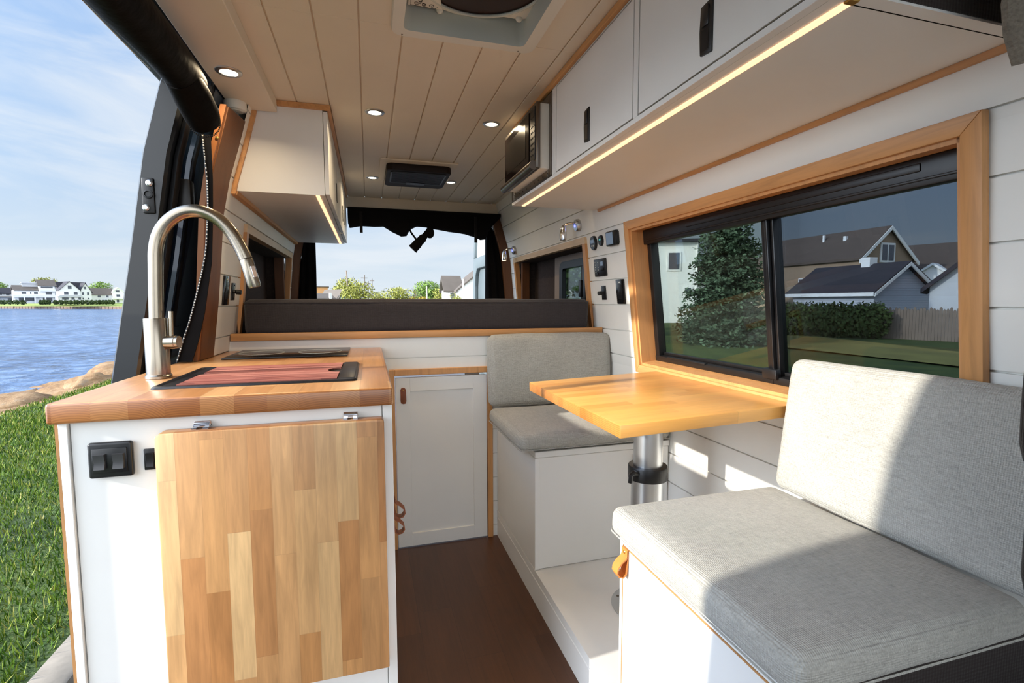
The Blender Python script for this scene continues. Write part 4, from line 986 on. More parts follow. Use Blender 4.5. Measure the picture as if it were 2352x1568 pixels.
gx = np.random.RandomState(4); NB = 90000
bx = gx.uniform(-5.9, -1.63, NB); by = 1.6 + 12.4 * gx.uniform(0, 1, NB) ** 1.35
keep = gx.uniform(0, 1, NB) < np.clip((bx + 6.2) / .7, 0, 1); bx, by = bx[keep], by[keep]; NB = len(bx)
dist = np.hypot(bx, by); hh_ = gx.uniform(.025, .065, NB); ww = gx.uniform(.0022, .0042, NB) * (1 + dist * .12); an = gx.uniform(0, 2 * PI, NB); le = gx.uniform(0, .05, NB); la = gx.uniform(0, 2 * PI, NB)
base = np.stack([bx, by, np.full(NB, -.665)], 1); sd = np.stack([np.cos(an) * ww, np.sin(an) * ww, np.zeros(NB)], 1); tip = base + np.stack([np.cos(la) * le, np.sin(la) * le, hh_ + .01], 1)
V = np.stack([base - sd, base + sd, tip], 1).reshape(-1, 3); org = np.array([-4, 6, -.665]); V = V - org
me = bpy.data.meshes.new('grass'); me.vertices.add(3 * NB); me.vertices.foreach_set('co', V.astype(np.float32).ravel()); me.loops.add(3 * NB); me.loops.foreach_set('vertex_index', np.arange(3 * NB, dtype=np.int32)); me.polygons.add(NB); me.polygons.foreach_set('loop_start', np.arange(0, 3 * NB, 3, dtype=np.int32)); me.update(); me.validate()
GR = NT('grass_blades'); gi = GR.n('ShaderNodeNewGeometry'); GR.l(GR.ramp(gi.outputs['Random Per Island'], [(0, lin((38, 70, 8))), (.45, lin((78, 112, 22))), (.85, lin((130, 148, 46))), (1, lin((176, 164, 92)))]), GR.p.inputs['Base Color']); GR.set(Roughness=.65); GR.p.inputs['Specular IOR Level'].default_value = .25
me.materials.append(GR.m); go = bpy.data.objects.new('grass', me); COL.objects.link(go); go.location = org
tag(go, 'short green lawn grass growing between kerb and rocky shore', 'grass', kind='stuff')

def boulder(x, y, z, r, seed, label):
    bm = bmesh.new(); bmesh.ops.create_icosphere(bm, subdivisions=4, radius=1)
    for v in bm.verts:
        n = noise.noise(v.co * 1.3 + Vector((seed, 0, 0))) * .28 + noise.noise(v.co * 3.1 + Vector((0, seed, 0))) * .12
        v.co *= 1 + n; v.co = Vector((v.co.x * r[0], v.co.y * r[1], v.co.z * r[2]))
    bm.verts.index_update(); m_ = MB().add([Vector((x, y, z)) + v.co for v in bm.verts], [[v.index for v in f.verts] for f in bm.faces]); bm.free()
    return solo('shore_rock', m_, ROCK, label, 'rock', 'granite rocks along the shore', ang=60)
for i, (x, y, r, lab) in enumerate(((-6.75, 10.4, (.62, .8, .20), 'flat grey granite slab lying at the lawn edge'), (-7.2, 12.6, (.8, .8, .26), 'low tan rock behind the flat granite slab'), (-7.9, 14.9, (.7, .9, .30), 'tan boulder with dark cracks nearest the water'),
                                 (-6.5, 14.3, (.45, .6, .24), 'brown rock beside the counter corner at the grass edge'), (-7.2, 17.4, (.9, 1.1, .40), 'highest tan rock on the shore beside the door edge'), (-8.7, 12.6, (.5, .7, .26), 'small tan rock at the waterline in front of the lake'))):
    boulder(x, y, zbank(x, y) - .02, r, i * 3.7, lab)

def polar(az, d): a = math.radians(az); return (d * math.sin(a), d * math.cos(a))
# far shore: seawall, sloping lawn, houses
A = Vector((*polar(-34, 420), 0)); B = Vector((*polar(-15, 232), 0)); dirv = (B - A).normalized(); nrm = Vector((-dirv.y, dirv.x, 0)); nrm = nrm if nrm.y > 0 else -nrm
def strip3(p, q, z0, z1, off0, off1): return MB().add([p + nrm * off0 + Vector((0, 0, z0)), q + nrm * off0 + Vector((0, 0, z0)), q + nrm * off1 + Vector((0, 0, z1)), p + nrm * off1 + Vector((0, 0, z1))], [(0, 1, 2, 3)])
sw = MB()
for k in range(90):
    p = A + (B - A) * (k / 90); q = A + (B - A) * ((k + .86) / 90); sw.prism([(p.x, p.y), (q.x, q.y), (q.x + nrm.x, q.y + nrm.y), (p.x + nrm.x, p.y + nrm.y)], 'z', -1.6, -.25)
solo('seawall', sw, WALLB, 'brown timber seawall along the far side of the lake', 'seawall')
struct('shore_lawn', strip3(A, B, -.3, 1.15, .5, 26).add([*strip3(A, B, 1.15, 1.15, 26, 400).v], [(0, 1, 2, 3)]), HEDGE)

HW = plain('white_clapboard', (232, 232, 230), .7, var=.03, vs=.3); HG = plain('pale_grey_clapboard', (196, 198, 200), .7, var=.03, vs=.3); RF = plain('grey_shingle_roof', (92, 84, 76), .85, var=.08, vs=1); RD = plain('dark_shingle_roof', (50, 48, 54), .85, var=.1, vs=1)
WG = plain('dark_window_glass', (62, 70, 82), .15, var=.1); TANW = plain('tan_clapboard', (150, 128, 106), .75, var=.04); BRN = plain('orange_brick', (200, 148, 96), .85, var=.06, vs=1); HB = plain('pale_blue_clapboard', (150, 176, 206), .7, var=.03); RBR = plain('brown_shingle_roof', (88, 76, 68), .9, var=.1, vs=2)
SID = NT('ribbed_siding'); c_ = SID.n('ShaderNodeTexCoord'); s_ = SID.n('ShaderNodeSeparateXYZ'); SID.l(c_.outputs['Object'], s_.inputs[0]); fr_ = SID.math('FRACT', SID.math('MULTIPLY', s_.outputs[2], 7.0)); SID.l(SID.ramp(fr_, [(0, lin((120, 126, 140))), (.15, lin((176, 182, 194))), (1, lin((190, 194, 204)))]), SID.p.inputs['Base Color']); SID.set(Roughness=.7); SID = SID.m

def gable(m, x0, x1, y0, y1, z0, z1, along='x', over=.35, th=.25):
    # pitched roof slab over the rectangle; the ridge runs along x or y
    if along == 'x':
        ym = (y0 + y1) / 2; prof = [(y0 - over, z0 - over * (z1 - z0) / (ym - y0)), (ym, z1), (y1 + over, z0 - over * (z1 - z0) / (ym - y0)), (y1 + over, z0 - over * (z1 - z0) / (ym - y0) + th), (ym, z1 + th), (y0 - over, z0 - over * (z1 - z0) / (ym - y0) + th)]
        return m.prism(prof, 'x', x0 - over, x1 + over)
    xm = (x0 + x1) / 2; k = (z1 - z0) / (xm - x0)
    return m.prism([(x0 - over, z0 - over * k), (xm, z1), (x1 + over, z0 - over * k), (x1 + over, z0 - over * k + th), (xm, z1 + th), (x0 - over, z0 - over * k + th)], 'y', y0 - over, y1 + over)
def house(az, d, zg, rot, label, walls, roofs, wins=(), extra=(), trimmat=None, cat='house'):
    x, y = polar(az, d); t = thing('house', label, cat, (x, y, zg), math.radians(-az + rot))
    for (a, b, z0, z1, y0, y1, mt, gab) in walls:
        m_ = MB().box((a, y0, z0), (b, y1, z1))
        if gab == 'front': m_.prism([(a, z1), (b, z1), ((a + b) / 2, z1 + gab_h(a, b, roofs))], 'y', y0, y1)
        if gab == 'side': m_.prism([(y0, z1), (y1, z1), ((y0 + y1) / 2, z1 + gab_h(y0, y1, roofs))], 'x', a, b)
        obj('house_wall', m_, mt, t, local=True)
    for (x0, x1, y0, y1, z0, z1, al, mt) in roofs: obj('roof', gable(MB(), x0, x1, y0, y1, z0, z1, al), mt, t, local=True)
    for (a, b, z0, z1, yy) in wins:
        w = obj('house_window', MB().box((a - .12, yy - .08, z0 - .12), (b + .12, yy + .02, z1 + .12)), trimmat or HW, t, local=True)
        obj('pane', MB().box((a, yy - .1, z0), (b, yy - .06, z1)), WG, w, local=True)
    for nm, m_, mt in extra: obj(nm, m_, mt, t, local=True)
    return t
def gab_h(a, b, roofs):
    for (x0, x1, y0, y1, z0, z1, al, mt) in roofs:
        if (al == 'y' and abs(x0 - a) < .01 and abs(x1 - b) < .01) or (al == 'x' and abs(y0 - a) < .01 and abs(y1 - b) < .01): return z1 - z0
    return 2.0
def posts(x0, x1, n, z0, z1, y, r=.16):
    m_ = MB()
    for i in range(n): x = x0 + (x1 - x0) * i / (n - 1); m_.box((x - r, y - r, z0), (x + r, y + r, z1))
    return m_
# far-shore houses, left to right
house(-27.55, 296, 1.1, 6, 'white balconied house with two grey roofs across the lake', [(-7.5, .2, 0, 5.6, 0, 9, HW, None), (.2, 5.2, 0, 7.6, -.6, 9, HW, None), (5.2, 5.6, 0, 7.4, 0, 10, HG, None)],
      [(-7.5, .2, 0, 9, 5.6, 7.6, 'x', RF), (.2, 5.6, -.6, 10, 7.6, 10.2, 'x', RF)], [(-5.2, -3.8, 4.0, 4.9, 0), (-2.6, -2.2, 4.0, 4.9, 0), (-1.4, -.2, 4.0, 4.9, 0), (2.2, 4.2, 3.9, 4.9, -.6), (-6.2, -1.4, 1.0, 2.4, 0), (1.2, 4.2, .9, 2.4, -.6), (.8, 4.6, 6.6, 7.3, -.6)],
      [('balcony', MB().box((-8, -1.6, 2.7), (5.4, .1, 3.7)), HW), ('balcony', MB().box((.4, -1.8, 5.2), (5.4, -.4, 6.2)), HW), ('porch_posts', posts(-7.9, 5.2, 5, 0, 2.8, -1.5, .22), HW), ('roof_cupola', MB().box((-4.6, 3, 7.2), (.6, 5, 8.6)).prism([(-5.2, 8.6), (1.2, 8.6), (.6, 9.1), (-4.6, 9.1)], 'y', 2.6, 5.4), HG)])
house(-25.2, 318, 1.0, 16, 'tall white gabled house with dark roof and front steps across the lake', [(-6, 1.6, 0, 6.4, 0, 10, HW, 'front'), (1.6, 6.2, 0, 5.8, .6, 8, HW, 'front')], [(-6, 1.6, 0, 10, 6.4, 10.4, 'y', RD), (1.6, 6.2, .6, 8, 5.8, 9.8, 'y', RD), (-5, 6.0, 5, 9.8, 6.8, 10.2, 'x', RD)],
      [(-2.9, -1.5, 7.0, 8.6, 0), (-4.4, -2.8, 4.3, 5.6, 0), (-.8, .6, 4.3, 5.6, 0), (2.4, 3.2, 4.2, 5.5, .6), (4.4, 5.2, 4.2, 5.5, .6), (3.4, 4.2, 7, 8.2, .6), (2.4, 3.0, 2.0, 2.8, .6), (4.6, 5.2, 2.0, 2.8, .6), (-5.8, -3.4, 1.8, 2.9, -2), (-2.4, -1.2, 1.8, 2.9, -2), (.2, 1.2, 1.8, 2.9, -2)],
      [('porch', MB().box((-7.2, -2, .8), (1.8, 0, 2.9)), HW), ('porch_roof', MB().prism([(-8, 3.0), (2.4, 3.0), (1.2, 3.9), (-6.6, 3.9)], 'y', -2.6, 0), HG), ('front_steps', MB().prism([(-2.4, 0), (1.4, 0), (.2, 1.6), (-1.2, 1.6)], 'y', -4.2, -2), HW)])
house(-22.9, 338, 1.0, 6, 'low grey roofed house with a white front gable beside the door edge', [(-8, 1.2, 0, 4.6, 2, 10, HG, None), (1.2, 5.8, 0, 6.2, 0, 8, HW, 'front')], [(-8, 1.2, 2, 10, 4.6, 7.8, 'x', RF), (1.2, 5.8, 0, 8, 6.2, 8.4, 'y', HW)],
      [(2.4, 4, 6.0, 7.0, 0), (2.6, 4.2, 3.6, 4.8, 0), (-5, -3.6, 3.2, 4.2, 2), (-1.6, -.4, 3.2, 4.2, 2), (2.6, 3.6, .6, 2, 0)], [('balcony', MB().box((.6, -1.4, 2.4), (6.2, 0, 3.2)), HW), ('side_shed', MB().prism([(-4, 0), (1.2, 0), (1.2, 3), (-.6, 3)], 'y', .6, 2), HG)])
house(-29.6, 322, 1.0, 5, 'grey house with dark upper storey at the far left of the lake shore', [(-5, 5.2, 0, 4.6, 0, 8, HG, None), (-7, -2.2, 0, 6, -1, 7, HW, None)], [(-5, 5.2, 0, 8, 4.6, 7, 'x', RD)], [(-1.6, -.4, 4.0, 4.6, 0), (.8, 2, 3.7, 4.6, 0), (2.8, 4, 3.7, 4.6, 0), (1.2, 3.6, 1.4, 2.6, 0)], [('porch_roof', MB().box((-3, -1.6, 2.9), (5, 0, 3.3)), RF)])

def leaf_cloud(m_, c, r, n, size, rs, squash=1.0, shell=.55):
    for _ in range(n):
        d = Vector((rs.gauss(0, 1), rs.gauss(0, 1), rs.gauss(0, 1))).normalized(); k = shell + (1 - shell) * rs.random() ** .5
        p = Vector(c) + Vector((d.x * r[0], d.y * r[1], d.z * r[2])) * k
        a = Vector((rs.gauss(0, 1), rs.gauss(0, 1), rs.gauss(0, 1))).normalized(); b = a.cross(d).normalized(); s = size * (.6 + .8 * rs.random())
        m_.add([p - a * s, p + b * s * .6, p + a * s, p - b * s * .6], [(0, 1, 2, 3)])
def leafmat(name, c, var=.35):
    t = NT(name); g = t.n('ShaderNodeNewGeometry'); col = lin(c); t.l(t.ramp(g.outputs['Random Per Island'], [(0, tuple(x * (1 - var) for x in col)), (1, tuple(min(1, x * (1 + var)) for x in col))]), t.p.inputs['Base Color']); t.set(Roughness=.8); t.p.inputs['Specular IOR Level'].default_value = .2; return t.m
LG1, LG2, LG3, LG4, LG5 = leafmat('yellow_green_leaves', (150, 152, 76)), leafmat('olive_leaves', (136, 138, 66)), leafmat('fresh_green_leaves', (112, 138, 66)), leafmat('golden_shrub_leaves', (146, 130, 52)), leafmat('dark_hedge_leaves', (64, 80, 40))
BARK = plain('bark', (96, 80, 64), .9, var=.15)
def tree(name, label, cat, az, d, zg, h, w, mat, clumps=7, n=2600, group=None, seed=0, trunk=.25, low=.25, depth=None, leaf=None):
    rs = random.Random(seed * 7 + 3); x, y = polar(az, d); t = thing(name, label, cat, (x, y, zg), group=group); m_ = MB()
    for k in range(clumps):
        ang = 2 * PI * k / clumps + rs.random(); rad = w * (.22 + .14 * rs.random()); off = w * .5 * (.25 + .4 * rs.random()) if k else 0
        cz = h * (low + (1 - low) * (.35 + .4 * rs.random())) if k else h * .72
        leaf_cloud(m_, (off * math.cos(ang), off * math.sin(ang), cz), (rad, rad, min(rad, h - cz) if h - cz > .2 else rad * .6), n // clumps, leaf or w * .028, rs)
    obj('foliage', m_, mat, t, local=True)
    tk = MB().tube([(0, 0, -.2), (.05 * w, 0, h * .3), (0, .04 * w, h * .6)], [trunk, trunk * .8, trunk * .4], 8)
    for k in range(4): a = k * 1.7; tk.tube([(.02 * w, 0, h * .4), (w * .25 * math.cos(a), w * .25 * math.sin(a), h * .7)], [trunk * .4, trunk * .15], 6)
    obj('trunk', tk, BARK, t, local=True); return t
ZG = -.82
# far-shore trees and hedges
for i, (az, d, h, w, mt, lab) in enumerate(((-29.9, 345, 10.5, 11, LG3, 'round tree behind the leftmost grey house across the lake'), (-26.95, 350, 13.2, 13, LG2, 'olive tree top rising behind the balconied house across the lake'), (-25.95, 385, 13, 9, LG3, 'small tree between the balconied and gabled houses across the lake'), (-23.55, 372, 12.4, 14, LG3, 'green tree behind the low grey roofed house across the lake'))):
    tree('lake_tree', lab, 'tree', az, d, 1.1, h, w, mt, 6, 1400, 'trees across the lake', 20 + i, .4)
for i, (az, w, lab) in enumerate(((-29.3, 9, 'dark hedge before the leftmost grey house across the lake'), (-27.2, 3, 'small round bush before the balconied house across the lake'), (-25.9, 7, 'clipped hedge left of the front steps across the lake'), (-24.5, 7, 'dark hedge right of the front steps across the lake'), (-23.2, 5, 'green hedge before the white front gable across the lake'))):
    rs = random.Random(i); m_ = MB(); x, y = polar(az, 292)
    for k in range(5): leaf_cloud(m_, (x + (k / 4 - .5) * w, y, 1.6), (w * .16, 1.0, 1.0), 220, .28, rs)
    solo('lake_hedge', m_, LG5, lab, 'hedge', 'hedges across the lake')

# behind the van
struct('yard_ground', MB().add([(-7.5, 40, -.84), (200, 40, -.84), (200, 400, -.84), (-60, 400, -.84)], [(0, 1, 2, 3)]), LAWN)
POLE = plain('weathered_pole', (130, 116, 104), .9); POLEW = plain('pale_pole', (226, 222, 214), .6)
for (az, d, h, lean, mt, lab) in ((-2.03, 92, 7.6, -.35, POLE, 'tallest leaning utility pole beyond the rear opening'), (-.42, 108, 7.7, .1, POLE, 'second utility pole beyond the rear opening, counting from the tallest'), (-.02, 135, 7.6, .1, POLE, 'thin distant utility pole just past the second one'), (.40, 150, 8.9, .1, POLE, 'farthest thin utility pole in the row beyond the olive tree')):
    x, y = polar(az, d); m_ = MB().tube([(x, y, ZG), (x + lean, y, ZG + h)], [.17 if d < 100 else .13, .11], 8)
    if d > 100: m_.box((x - .6, y - .05, ZG + h - .7), (x + .7, y + .05, ZG + h - .55))
    solo('utility_pole', m_, mt, lab, 'utility pole', 'utility poles beyond the rear opening')
for (az, d, h, lab) in ((6.41, 70, 4.2, 'short white post in front of the round green tree'), (10.58, 56, 4.6, 'tall white post in front of the pale corner house')):
    x, y = polar(az, d); solo('white_post', MB().cyl((x, y, ZG), (x, y, ZG + h), .10, .09, 8), POLEW, lab, 'post', 'white posts beyond the rear opening')
for i, (az, d, h, w, mt, lab) in enumerate(((-2.45, 100, 7.0, 6.2, LG1, 'pale yellow green tree left of the tallest pole'), (-1.15, 82, 5.3, 5.8, LG2, 'dense olive tree between the two nearest poles'), (.95, 92, 4.0, 3.8, LG2, 'small dull tree past the pole row'), (2.0, 95, 3.4, 3.0, LG3, 'low green bush before the pale broad tree'), (3.45, 86, 4.6, 5.6, LG1, 'broad pale tree at the middle of the rear view'), (6.75, 92, 5.9, 6.2, LG3, 'round fresh green tree behind the short white post'), (8.55, 76, 4.3, 4.6, LG2, 'olive tree beside the pale corner house'), (10.0, 60, 3.4, 2.0, LG1, 'bare twiggy sapling in front of the pale corner house'))):
    tree('street_tree', lab, 'tree', az, d, ZG, h, w, mt, 8, 2200, 'trees beyond the rear opening', i, .16, .12)
for i, (az, d, h, w, mt, lab) in enumerate(((6.0, 74, 2.85, 4.6, LG4, 'golden brown shrub at the foot of the short white post'), (2.45, 78, 2.6, 1.6, LG3, 'small bright green shrub in the rear view'), (7.6, 70, 2.4, 1.0, LG3, 'tiny bright green shrub beside the golden shrub'), (4.9, 88, 2.5, 2.0, LG3, 'little shrub between the broad pale tree and golden shrub'))):
    tree('shrub', lab, 'shrub', az, d, ZG, h, w, mt, 5, 1200, 'shrubs beyond the rear opening', 50 + i, .06, .0)
house(-4.7, 120, ZG, 0, 'orange brick building beyond the rear opening', [(-4.2, 1.0, 0, 5.5, 0, 10, BRN, None)], [], [(-4.0, -3.4, 2.6, 3.4, 0), (-4.0, -3.4, 3.9, 4.5, 0)], [('flat_roof', MB().box((-4.5, -.3, 5.5), (1.3, 10.3, 5.65)), RF)], cat='building')
house(-3.9, 88, ZG, 25, 'pale blue cottage with grey roof beside the dark side curtain', [(-3.2, .6, 0, 2.5, 0, 6, HW, None), (.6, 3.0, 0, 2.2, -.8, 6, HB, 'front')], [(-3.2, .6, 0, 6, 2.5, 3.3, 'x', RF), (.6, 3.0, -.8, 6, 2.2, 4.0, 'y', RF)], [(-2.6, -2.0, 1.2, 2.0, 0), (-1.4, -.8, 1.2, 2.0, 0), (1.2, 1.7, 1.2, 2.0, -.8), (2.2, 2.6, 1.2, 2.0, -.8)], [('chimney', MB().box((-.4, -.4, 2.5), (-.05, -.1, 3.6)), HW)])
house(12.6, 66, ZG, 12, 'pale house with steep gable beside the open rear door', [(-3.0, 4.5, 0, 3.6, 0, 8, HW, 'front'), (-4.4, -2.4, 0, 3.6, 2, 6, HW, None)], [(-3.0, 4.5, 0, 8, 3.6, 6.6, 'y', RF), (-4.4, -2.4, 2, 6, 3.6, 5.4, 'x', RF)], [(-1.6, -.4, 1.0, 2.2, 0), (.2, 1.2, 1.0, 2.2, 0), (-3.8, -3.2, 2.4, 3.2, 2)], [('balcony', MB().box((-2.8, -1.2, 2.2), (3, 0, 3.1)), HW), ('porch_wall', MB().box((-4.8, .8, 0), (-3.2, 2, 2.2)), HW)])
house(6.7, 110, ZG, 0, 'distant dark roofed house behind the golden brown shrub', [(-3, 3.5, 0, 3.0, 0, 6, HG, None)], [(-3, 3.5, 0, 6, 3.0, 4.7, 'x', RF)], [(1.8, 2.8, 1.8, 2.6, 0)])

# to the right of the van, seen through the tinted window
terrain('yard_lawn', list(np.linspace(4.2, 120, 40)), list(np.linspace(-20, 120, 50)), lambda x, y: -.66 + .03 * noise.noise(Vector((x * .3, y * .3, 1))), LAWN)
x, y = polar(46, 19); struct('dirt_path', MB().add([(*polar(40, 24), -.60), (*polar(64, 17), -.60), (*polar(64, 21), -.60), (*polar(44, 33), -.60)], [(0, 1, 2, 3)]), DRYL)
t = thing('spruce_tree', 'big dark spruce standing behind the sliding window pane', 'tree', (*polar(39.6, 23), -.66))
rs = random.Random(5); m_ = MB(); H_ = 7.6
for lv in range(40):
    z = .2 + (H_ - .4) * lv / 39; R_ = 2.0 * (1 - z / H_) ** .75 + .12; nb = max(7, int(26 * (1 - z / H_) + 6))
    for b in range(nb):
        a = rs.random() * 2 * PI; L = R_ * (.62 + .46 * rs.random()); dr_ = .15 + .35 * rs.random(); k = max(4, int(L * 6))
        for i in range(k):
            s = (i + 1) / k; p = Vector((math.cos(a) * L * s, math.sin(a) * L * s, z - dr_ * L * s * (1 - .6 * s)))
            for _ in range(7):
                c = p + Vector((rs.gauss(0, .10), rs.gauss(0, .10), rs.gauss(0, .06))); d1 = Vector((rs.gauss(0, 1), rs.gauss(0, 1), rs.gauss(-.2, .5))).normalized(); d2 = d1.cross(Vector((rs.gauss(0, 1), rs.gauss(0, 1), rs.gauss(0, 1)))).normalized(); q = .06 + .06 * rs.random()
                m_.add([c - d1 * q, c + d2 * q * .5, c + d1 * q, c - d2 * q * .5], [(0, 1, 2, 3)])
obj('foliage', m_, leafmat('spruce_needles', (74, 92, 72), .5), t, local=True); obj('trunk', MB().cyl((0, 0, -.1), (0, 0, H_ - .3), .2, .03, 10), BARK, t, local=True)
house(34.3, 45, -.66, 10, 'tall white house partly hidden by the big spruce', [(-2.4, 1.8, 0, 6.9, 0, 9, HW, None), (1.2, 7, 0, 4.6, 1.5, 8, HW, None)], [(1.2, 7, 1.5, 8, 4.6, 6.4, 'x', RBR)], [(-.5, .4, 4.6, 6.0, 0), (.9, 1.4, 2.6, 3.0, 0), (3.2, 4.2, 2.2, 3.2, 1.5)], [('roof', MB().box((-2.8, -.4, 6.9), (2.2, 9.4, 7.15)), RD), ('downspout', MB().cyl((1.85, -.08, 0), (1.85, -.08, 6.9), .07, n=8), HW), ('dormer_side', MB().box((1.8, 2, 4.6), (5.2, 8, 6.9)), SID)])
house(51.2, 58, -.66, -36, 'tan house with big gable window behind the garage', [(-13, 0, 0, 6.0, 0, 7.2, TANW, 'side')], [(-13, 0, 0, 7.2, 6.0, 8.9, 'x', RBR)], [(-6.5, -5.2, 2.6, 4.2, 0), (-3.6, -2.4, 2.6, 4.2, 0)], [('gable_window', MB().box((-.02, 2.6, 5.6), (.1, 4.6, 7.5)), HW), ('gable_pane', MB().box((.08, 2.8, 5.8), (.13, 3.5, 7.3)).box((.08, 3.7, 5.8), (.13, 4.4, 7.3)), WG), ('barge_board', MB().prism([(-.5, 5.4), (3.6, 8.75), (7.7, 5.4), (7.7, 5.75), (3.6, 9.1), (-.5, 5.75)], 'x', .3, .42), HW), ('roof_vents', MB().box((-6, 2.4, 8.0), (-5.8, 2.6, 8.9)).box((-3.5, 2.2, 7.8), (-3.2, 2.5, 8.5)), HW)])
house(59.0, 68, -.66, -10, 'long brown roofed house behind the tan one', [(-9, 8, 0, 5.2, 0, 9, HG, None), (-5.0, -.4, 0, 3.8, -1.6, 4, HW, 'front')], [(-9, 8, 0, 9, 5.2, 8.0, 'x', RBR), (-5.0, -.4, -1.6, 4, 3.8, 5.5, 'y', HW)], [(-3.2, -2.2, 2.6, 3.6, -1.6)])
house(52.4, 36, -.66, -40, 'low grey sided garage with dark roof behind the fence', [(-6.0, 0, 0, 2.4, 0, 4.4, SID, 'side')], [(-6.0, 0, 0, 4.4, 2.4, 3.95, 'x', RD)], [], [('fascia', MB().box((-6.3, -.42, 2.12), (.3, -.34, 2.34)), HW), ('barge_board', MB().prism([(-.35, 2.1), (2.2, 3.92), (4.75, 2.1), (4.75, 2.3), (2.2, 4.12), (-.35, 2.3)], 'x', .3, .38), HW), ('roof_vent', MB().box((-2.6, 1.9, 3.7), (-2.0, 2.5, 4.6)), HW)], cat='garage')
house(59.6, 33.5, -.66, 0, 'dark roofed shed at the window edge beside the fence', [(-1.9, 2.4, 0, 2.55, 0, 4, HG, 'front')], [(-1.9, 2.4, 0, 4, 2.55, 4.6, 'y', RD)], cat='shed')
FEN = plain('weathered_fence', (122, 108, 96), .9, var=.12, vs=4)
t = thing('picket_fence', 'weathered wooden stockade fence in front of the grey garage', 'fence', (*polar(55, 30), -.66))
fm = MB(); p = Vector((*polar(45, 32), 0)); q = Vector((*polar(66, 29), 0)); n = 96; dv = (q - p).normalized(); pv = Vector((-dv.y, dv.x, 0))
for i in range(n):
    c = p + (q - p) * i / n; w_ = (q - p).length / n * .46; h = 1.42 + .06 * math.sin(i * 2.3)
    fm.add([c - dv * w_ + Vector((0, 0, -.66)), c + dv * w_ + Vector((0, 0, -.66)), c + dv * w_ + Vector((0, 0, -.66 + h)), c + Vector((0, 0, -.58 + h)), c - dv * w_ + Vector((0, 0, -.66 + h)),
            c - dv * w_ + pv * .03 + Vector((0, 0, -.66)), c + dv * w_ + pv * .03 + Vector((0, 0, -.66)), c + dv * w_ + pv * .03 + Vector((0, 0, -.66 + h)), c + pv * .03 + Vector((0, 0, -.58 + h)), c - dv * w_ + pv * .03 + Vector((0, 0, -.66 + h))],
           [(0, 1, 2, 3, 4), (9, 8, 7, 6, 5), (0, 5, 6, 1), (1, 6, 7, 2), (2, 7, 8, 3), (3, 8, 9, 4), (4, 9, 5, 0)])
obj('pickets', fm, FEN, t); obj('rail', MB().tube([p + pv * .06 + Vector((0, 0, -.2)), q + pv * .06 + Vector((0, 0, -.2))], .04, 6), FEN, t); obj('rail', MB().tube([p + pv * .06 + Vector((0, 0, .5)), q + pv * .06 + Vector((0, 0, .5))], .04, 6), FEN, t)
rs = random.Random(9); m_ = MB()
for k in range(13): x, y = polar(44.8 + 7.9 * k / 12, 29.5); leaf_cloud(m_, (x, y, .22), (.62, .62, .92), 520, .09, rs)
solo('hedge', m_, LG5, 'dark clipped hedge in front of the garage and fence', 'hedge')
for i, (az, d, h, w, lab) in enumerate(((21, 26, 4.4, 5.0, 'dark bushy tree outside the sleeping niche window'), (17, 30, 5.4, 4.5, 'taller tree behind the bushy one outside the niche window'))):
    tree('yard_tree', lab, 'tree', az, d, -.66, h, w, leafmat('yard_leaves_%d' % i, (86, 104, 60)), 7, 2200, 'yard trees outside the niche window', 70 + i, .12, .1)

# ------------------------------------------------------------------ sky, sun
W = bpy.data.worlds.new('World'); SC.world = W; W.use_nodes = True; nt = W.node_tree; nt.nodes.clear()
class WN(NT):
    def __init__(s, tree): s.t = tree
w = WN(nt); out = w.n('ShaderNodeOutputWorld'); bg = w.n('ShaderNodeBackground'); w.l(bg.outputs[0], out.inputs[0])
tc = w.n('ShaderNodeTexCoord'); D_ = tc.outputs['Generated']; sp_ = w.n('ShaderNodeSeparateXYZ'); w.l(D_, sp_.inputs[0])
sky = w.ramp(sp_.outputs[2], [(0, (.66, .76, .85)), (.06, (.64, .75, .85)), (.2, (.50, .66, .87)), (.5, (.33, .52, .86)), (1, (.22, .40, .78))])
mp = w.n('ShaderNodeMapping'); mp.inputs['Scale'].default_value = (1.5, 1.5, 6.5); mp.inputs['Rotation'].default_value = (.25, .12, .3); w.l(D_, mp.inputs[0])
cl_ = w.noise(mp.outputs[0], 1.7, 7, .58, .7); cm = w.ramp(cl_, [(.40, (0, 0, 0)), (.68, (1, 1, 1))])
sky = w.mix(w.math('MULTIPLY', cm, .8), sky, (.80, .85, .90))
SUN = Vector((-1, -.1, .385)).normalized()
dp = w.n('ShaderNodeVectorMath', operation='DOT_PRODUCT'); w.l(D_, dp.inputs[0]); dp.inputs[1].default_value = SUN
gl_ = w.math('POWER', w.math('MAXIMUM', dp.outputs['Value'], 0.0), 7.0)
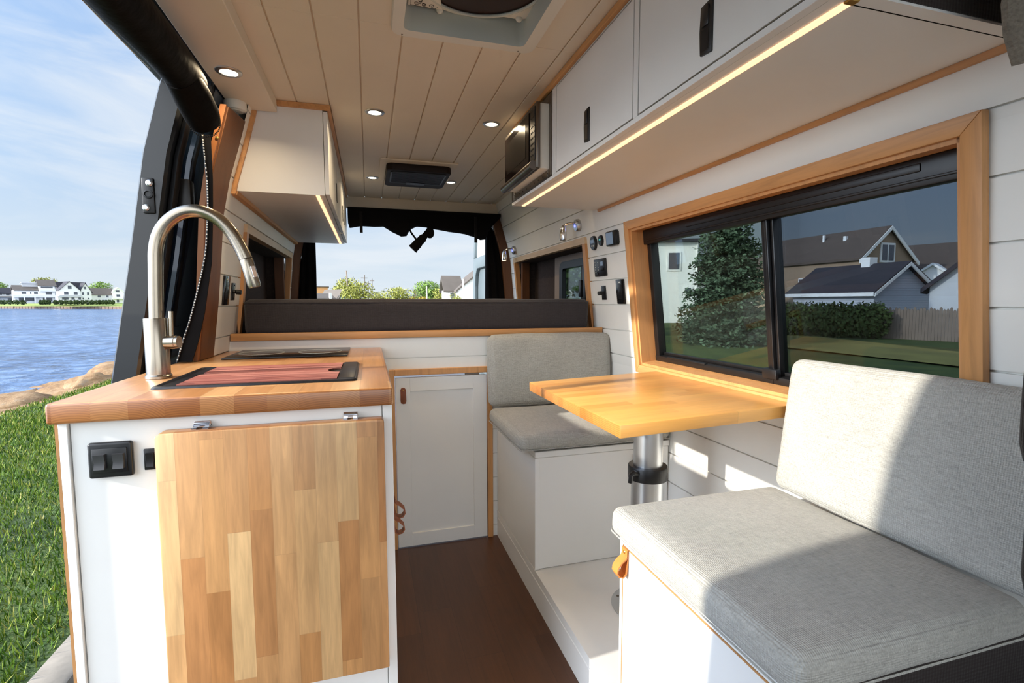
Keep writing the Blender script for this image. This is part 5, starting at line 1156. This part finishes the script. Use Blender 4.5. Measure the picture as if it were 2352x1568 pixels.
bk = w.n('ShaderNodeMapRange', interpolation_type='SMOOTHSTEP'); w.l(sp_.outputs[1], bk.inputs[0]); bk.inputs[1].default_value = .1; bk.inputs[2].default_value = -.7; bk.inputs[3].default_value = 0; bk.inputs[4].default_value = 1
k_ = w.math('ADD', w.math('ADD', 1.0, w.math('MULTIPLY', gl_, 12.0)), w.math('MULTIPLY', bk.outputs[0], 1.8))
cc_ = w.n('ShaderNodeCombineXYZ')
for i in range(3): w.l(k_, cc_.inputs[i])
sky = w.mix(w.math('MULTIPLY', bk.outputs[0], .75), sky, (.82, .85, .88)); sky = w.mix(1.0, sky, cc_.outputs[0], 'MULTIPLY'); w.l(sky, bg.inputs[0]); bg.inputs[1].default_value = 1.0
L = bpy.data.lights.new('Sun', 'SUN'); L.energy = 7.2; L.angle = math.radians(1.2); L.color = (1, .93, .82)
so = bpy.data.objects.new('Sun', L); COL.objects.link(so); so.rotation_euler = (-SUN).to_track_quat('-Z', 'Y').to_euler(); so.location = SUN * 20

# ------------------------------------------------------------------ camera (17 mm lens, eye height 1.15 m)
cam = bpy.data.cameras.new('Camera'); cam.sensor_width = 36; cam.lens = 1131.11 / 2352 * 36; cam.clip_start = .02; cam.clip_end = 2000
co = bpy.data.objects.new('Camera', cam); COL.objects.link(co)
yaw, pit, rol = .282471664, .0795380137, -.00224969773
fw = Vector((math.sin(yaw) * math.cos(pit), math.cos(yaw) * math.cos(pit), -math.sin(pit))); r_ = Vector((math.cos(yaw), -math.sin(yaw), 0)); u_ = r_.cross(fw)
r2 = math.cos(rol) * r_ + math.sin(rol) * u_; u2 = -math.sin(rol) * r_ + math.cos(rol) * u_
M_ = Matrix((r2, u2, -fw)).transposed().to_4x4(); M_.translation = (0, 0, 1.15); co.matrix_world = M_
SC.camera = co
vs = SC.view_settings; vs.view_transform = 'Standard'; vs.look = 'None'; vs.gamma = 1; vs.exposure = 0.08; vs.use_curve_mapping = False
SC.cycles.max_bounces = 10; SC.cycles.diffuse_bounces = 6; SC.cycles.transparent_max_bounces = 12; SC.cycles.sample_clamp_indirect = 6
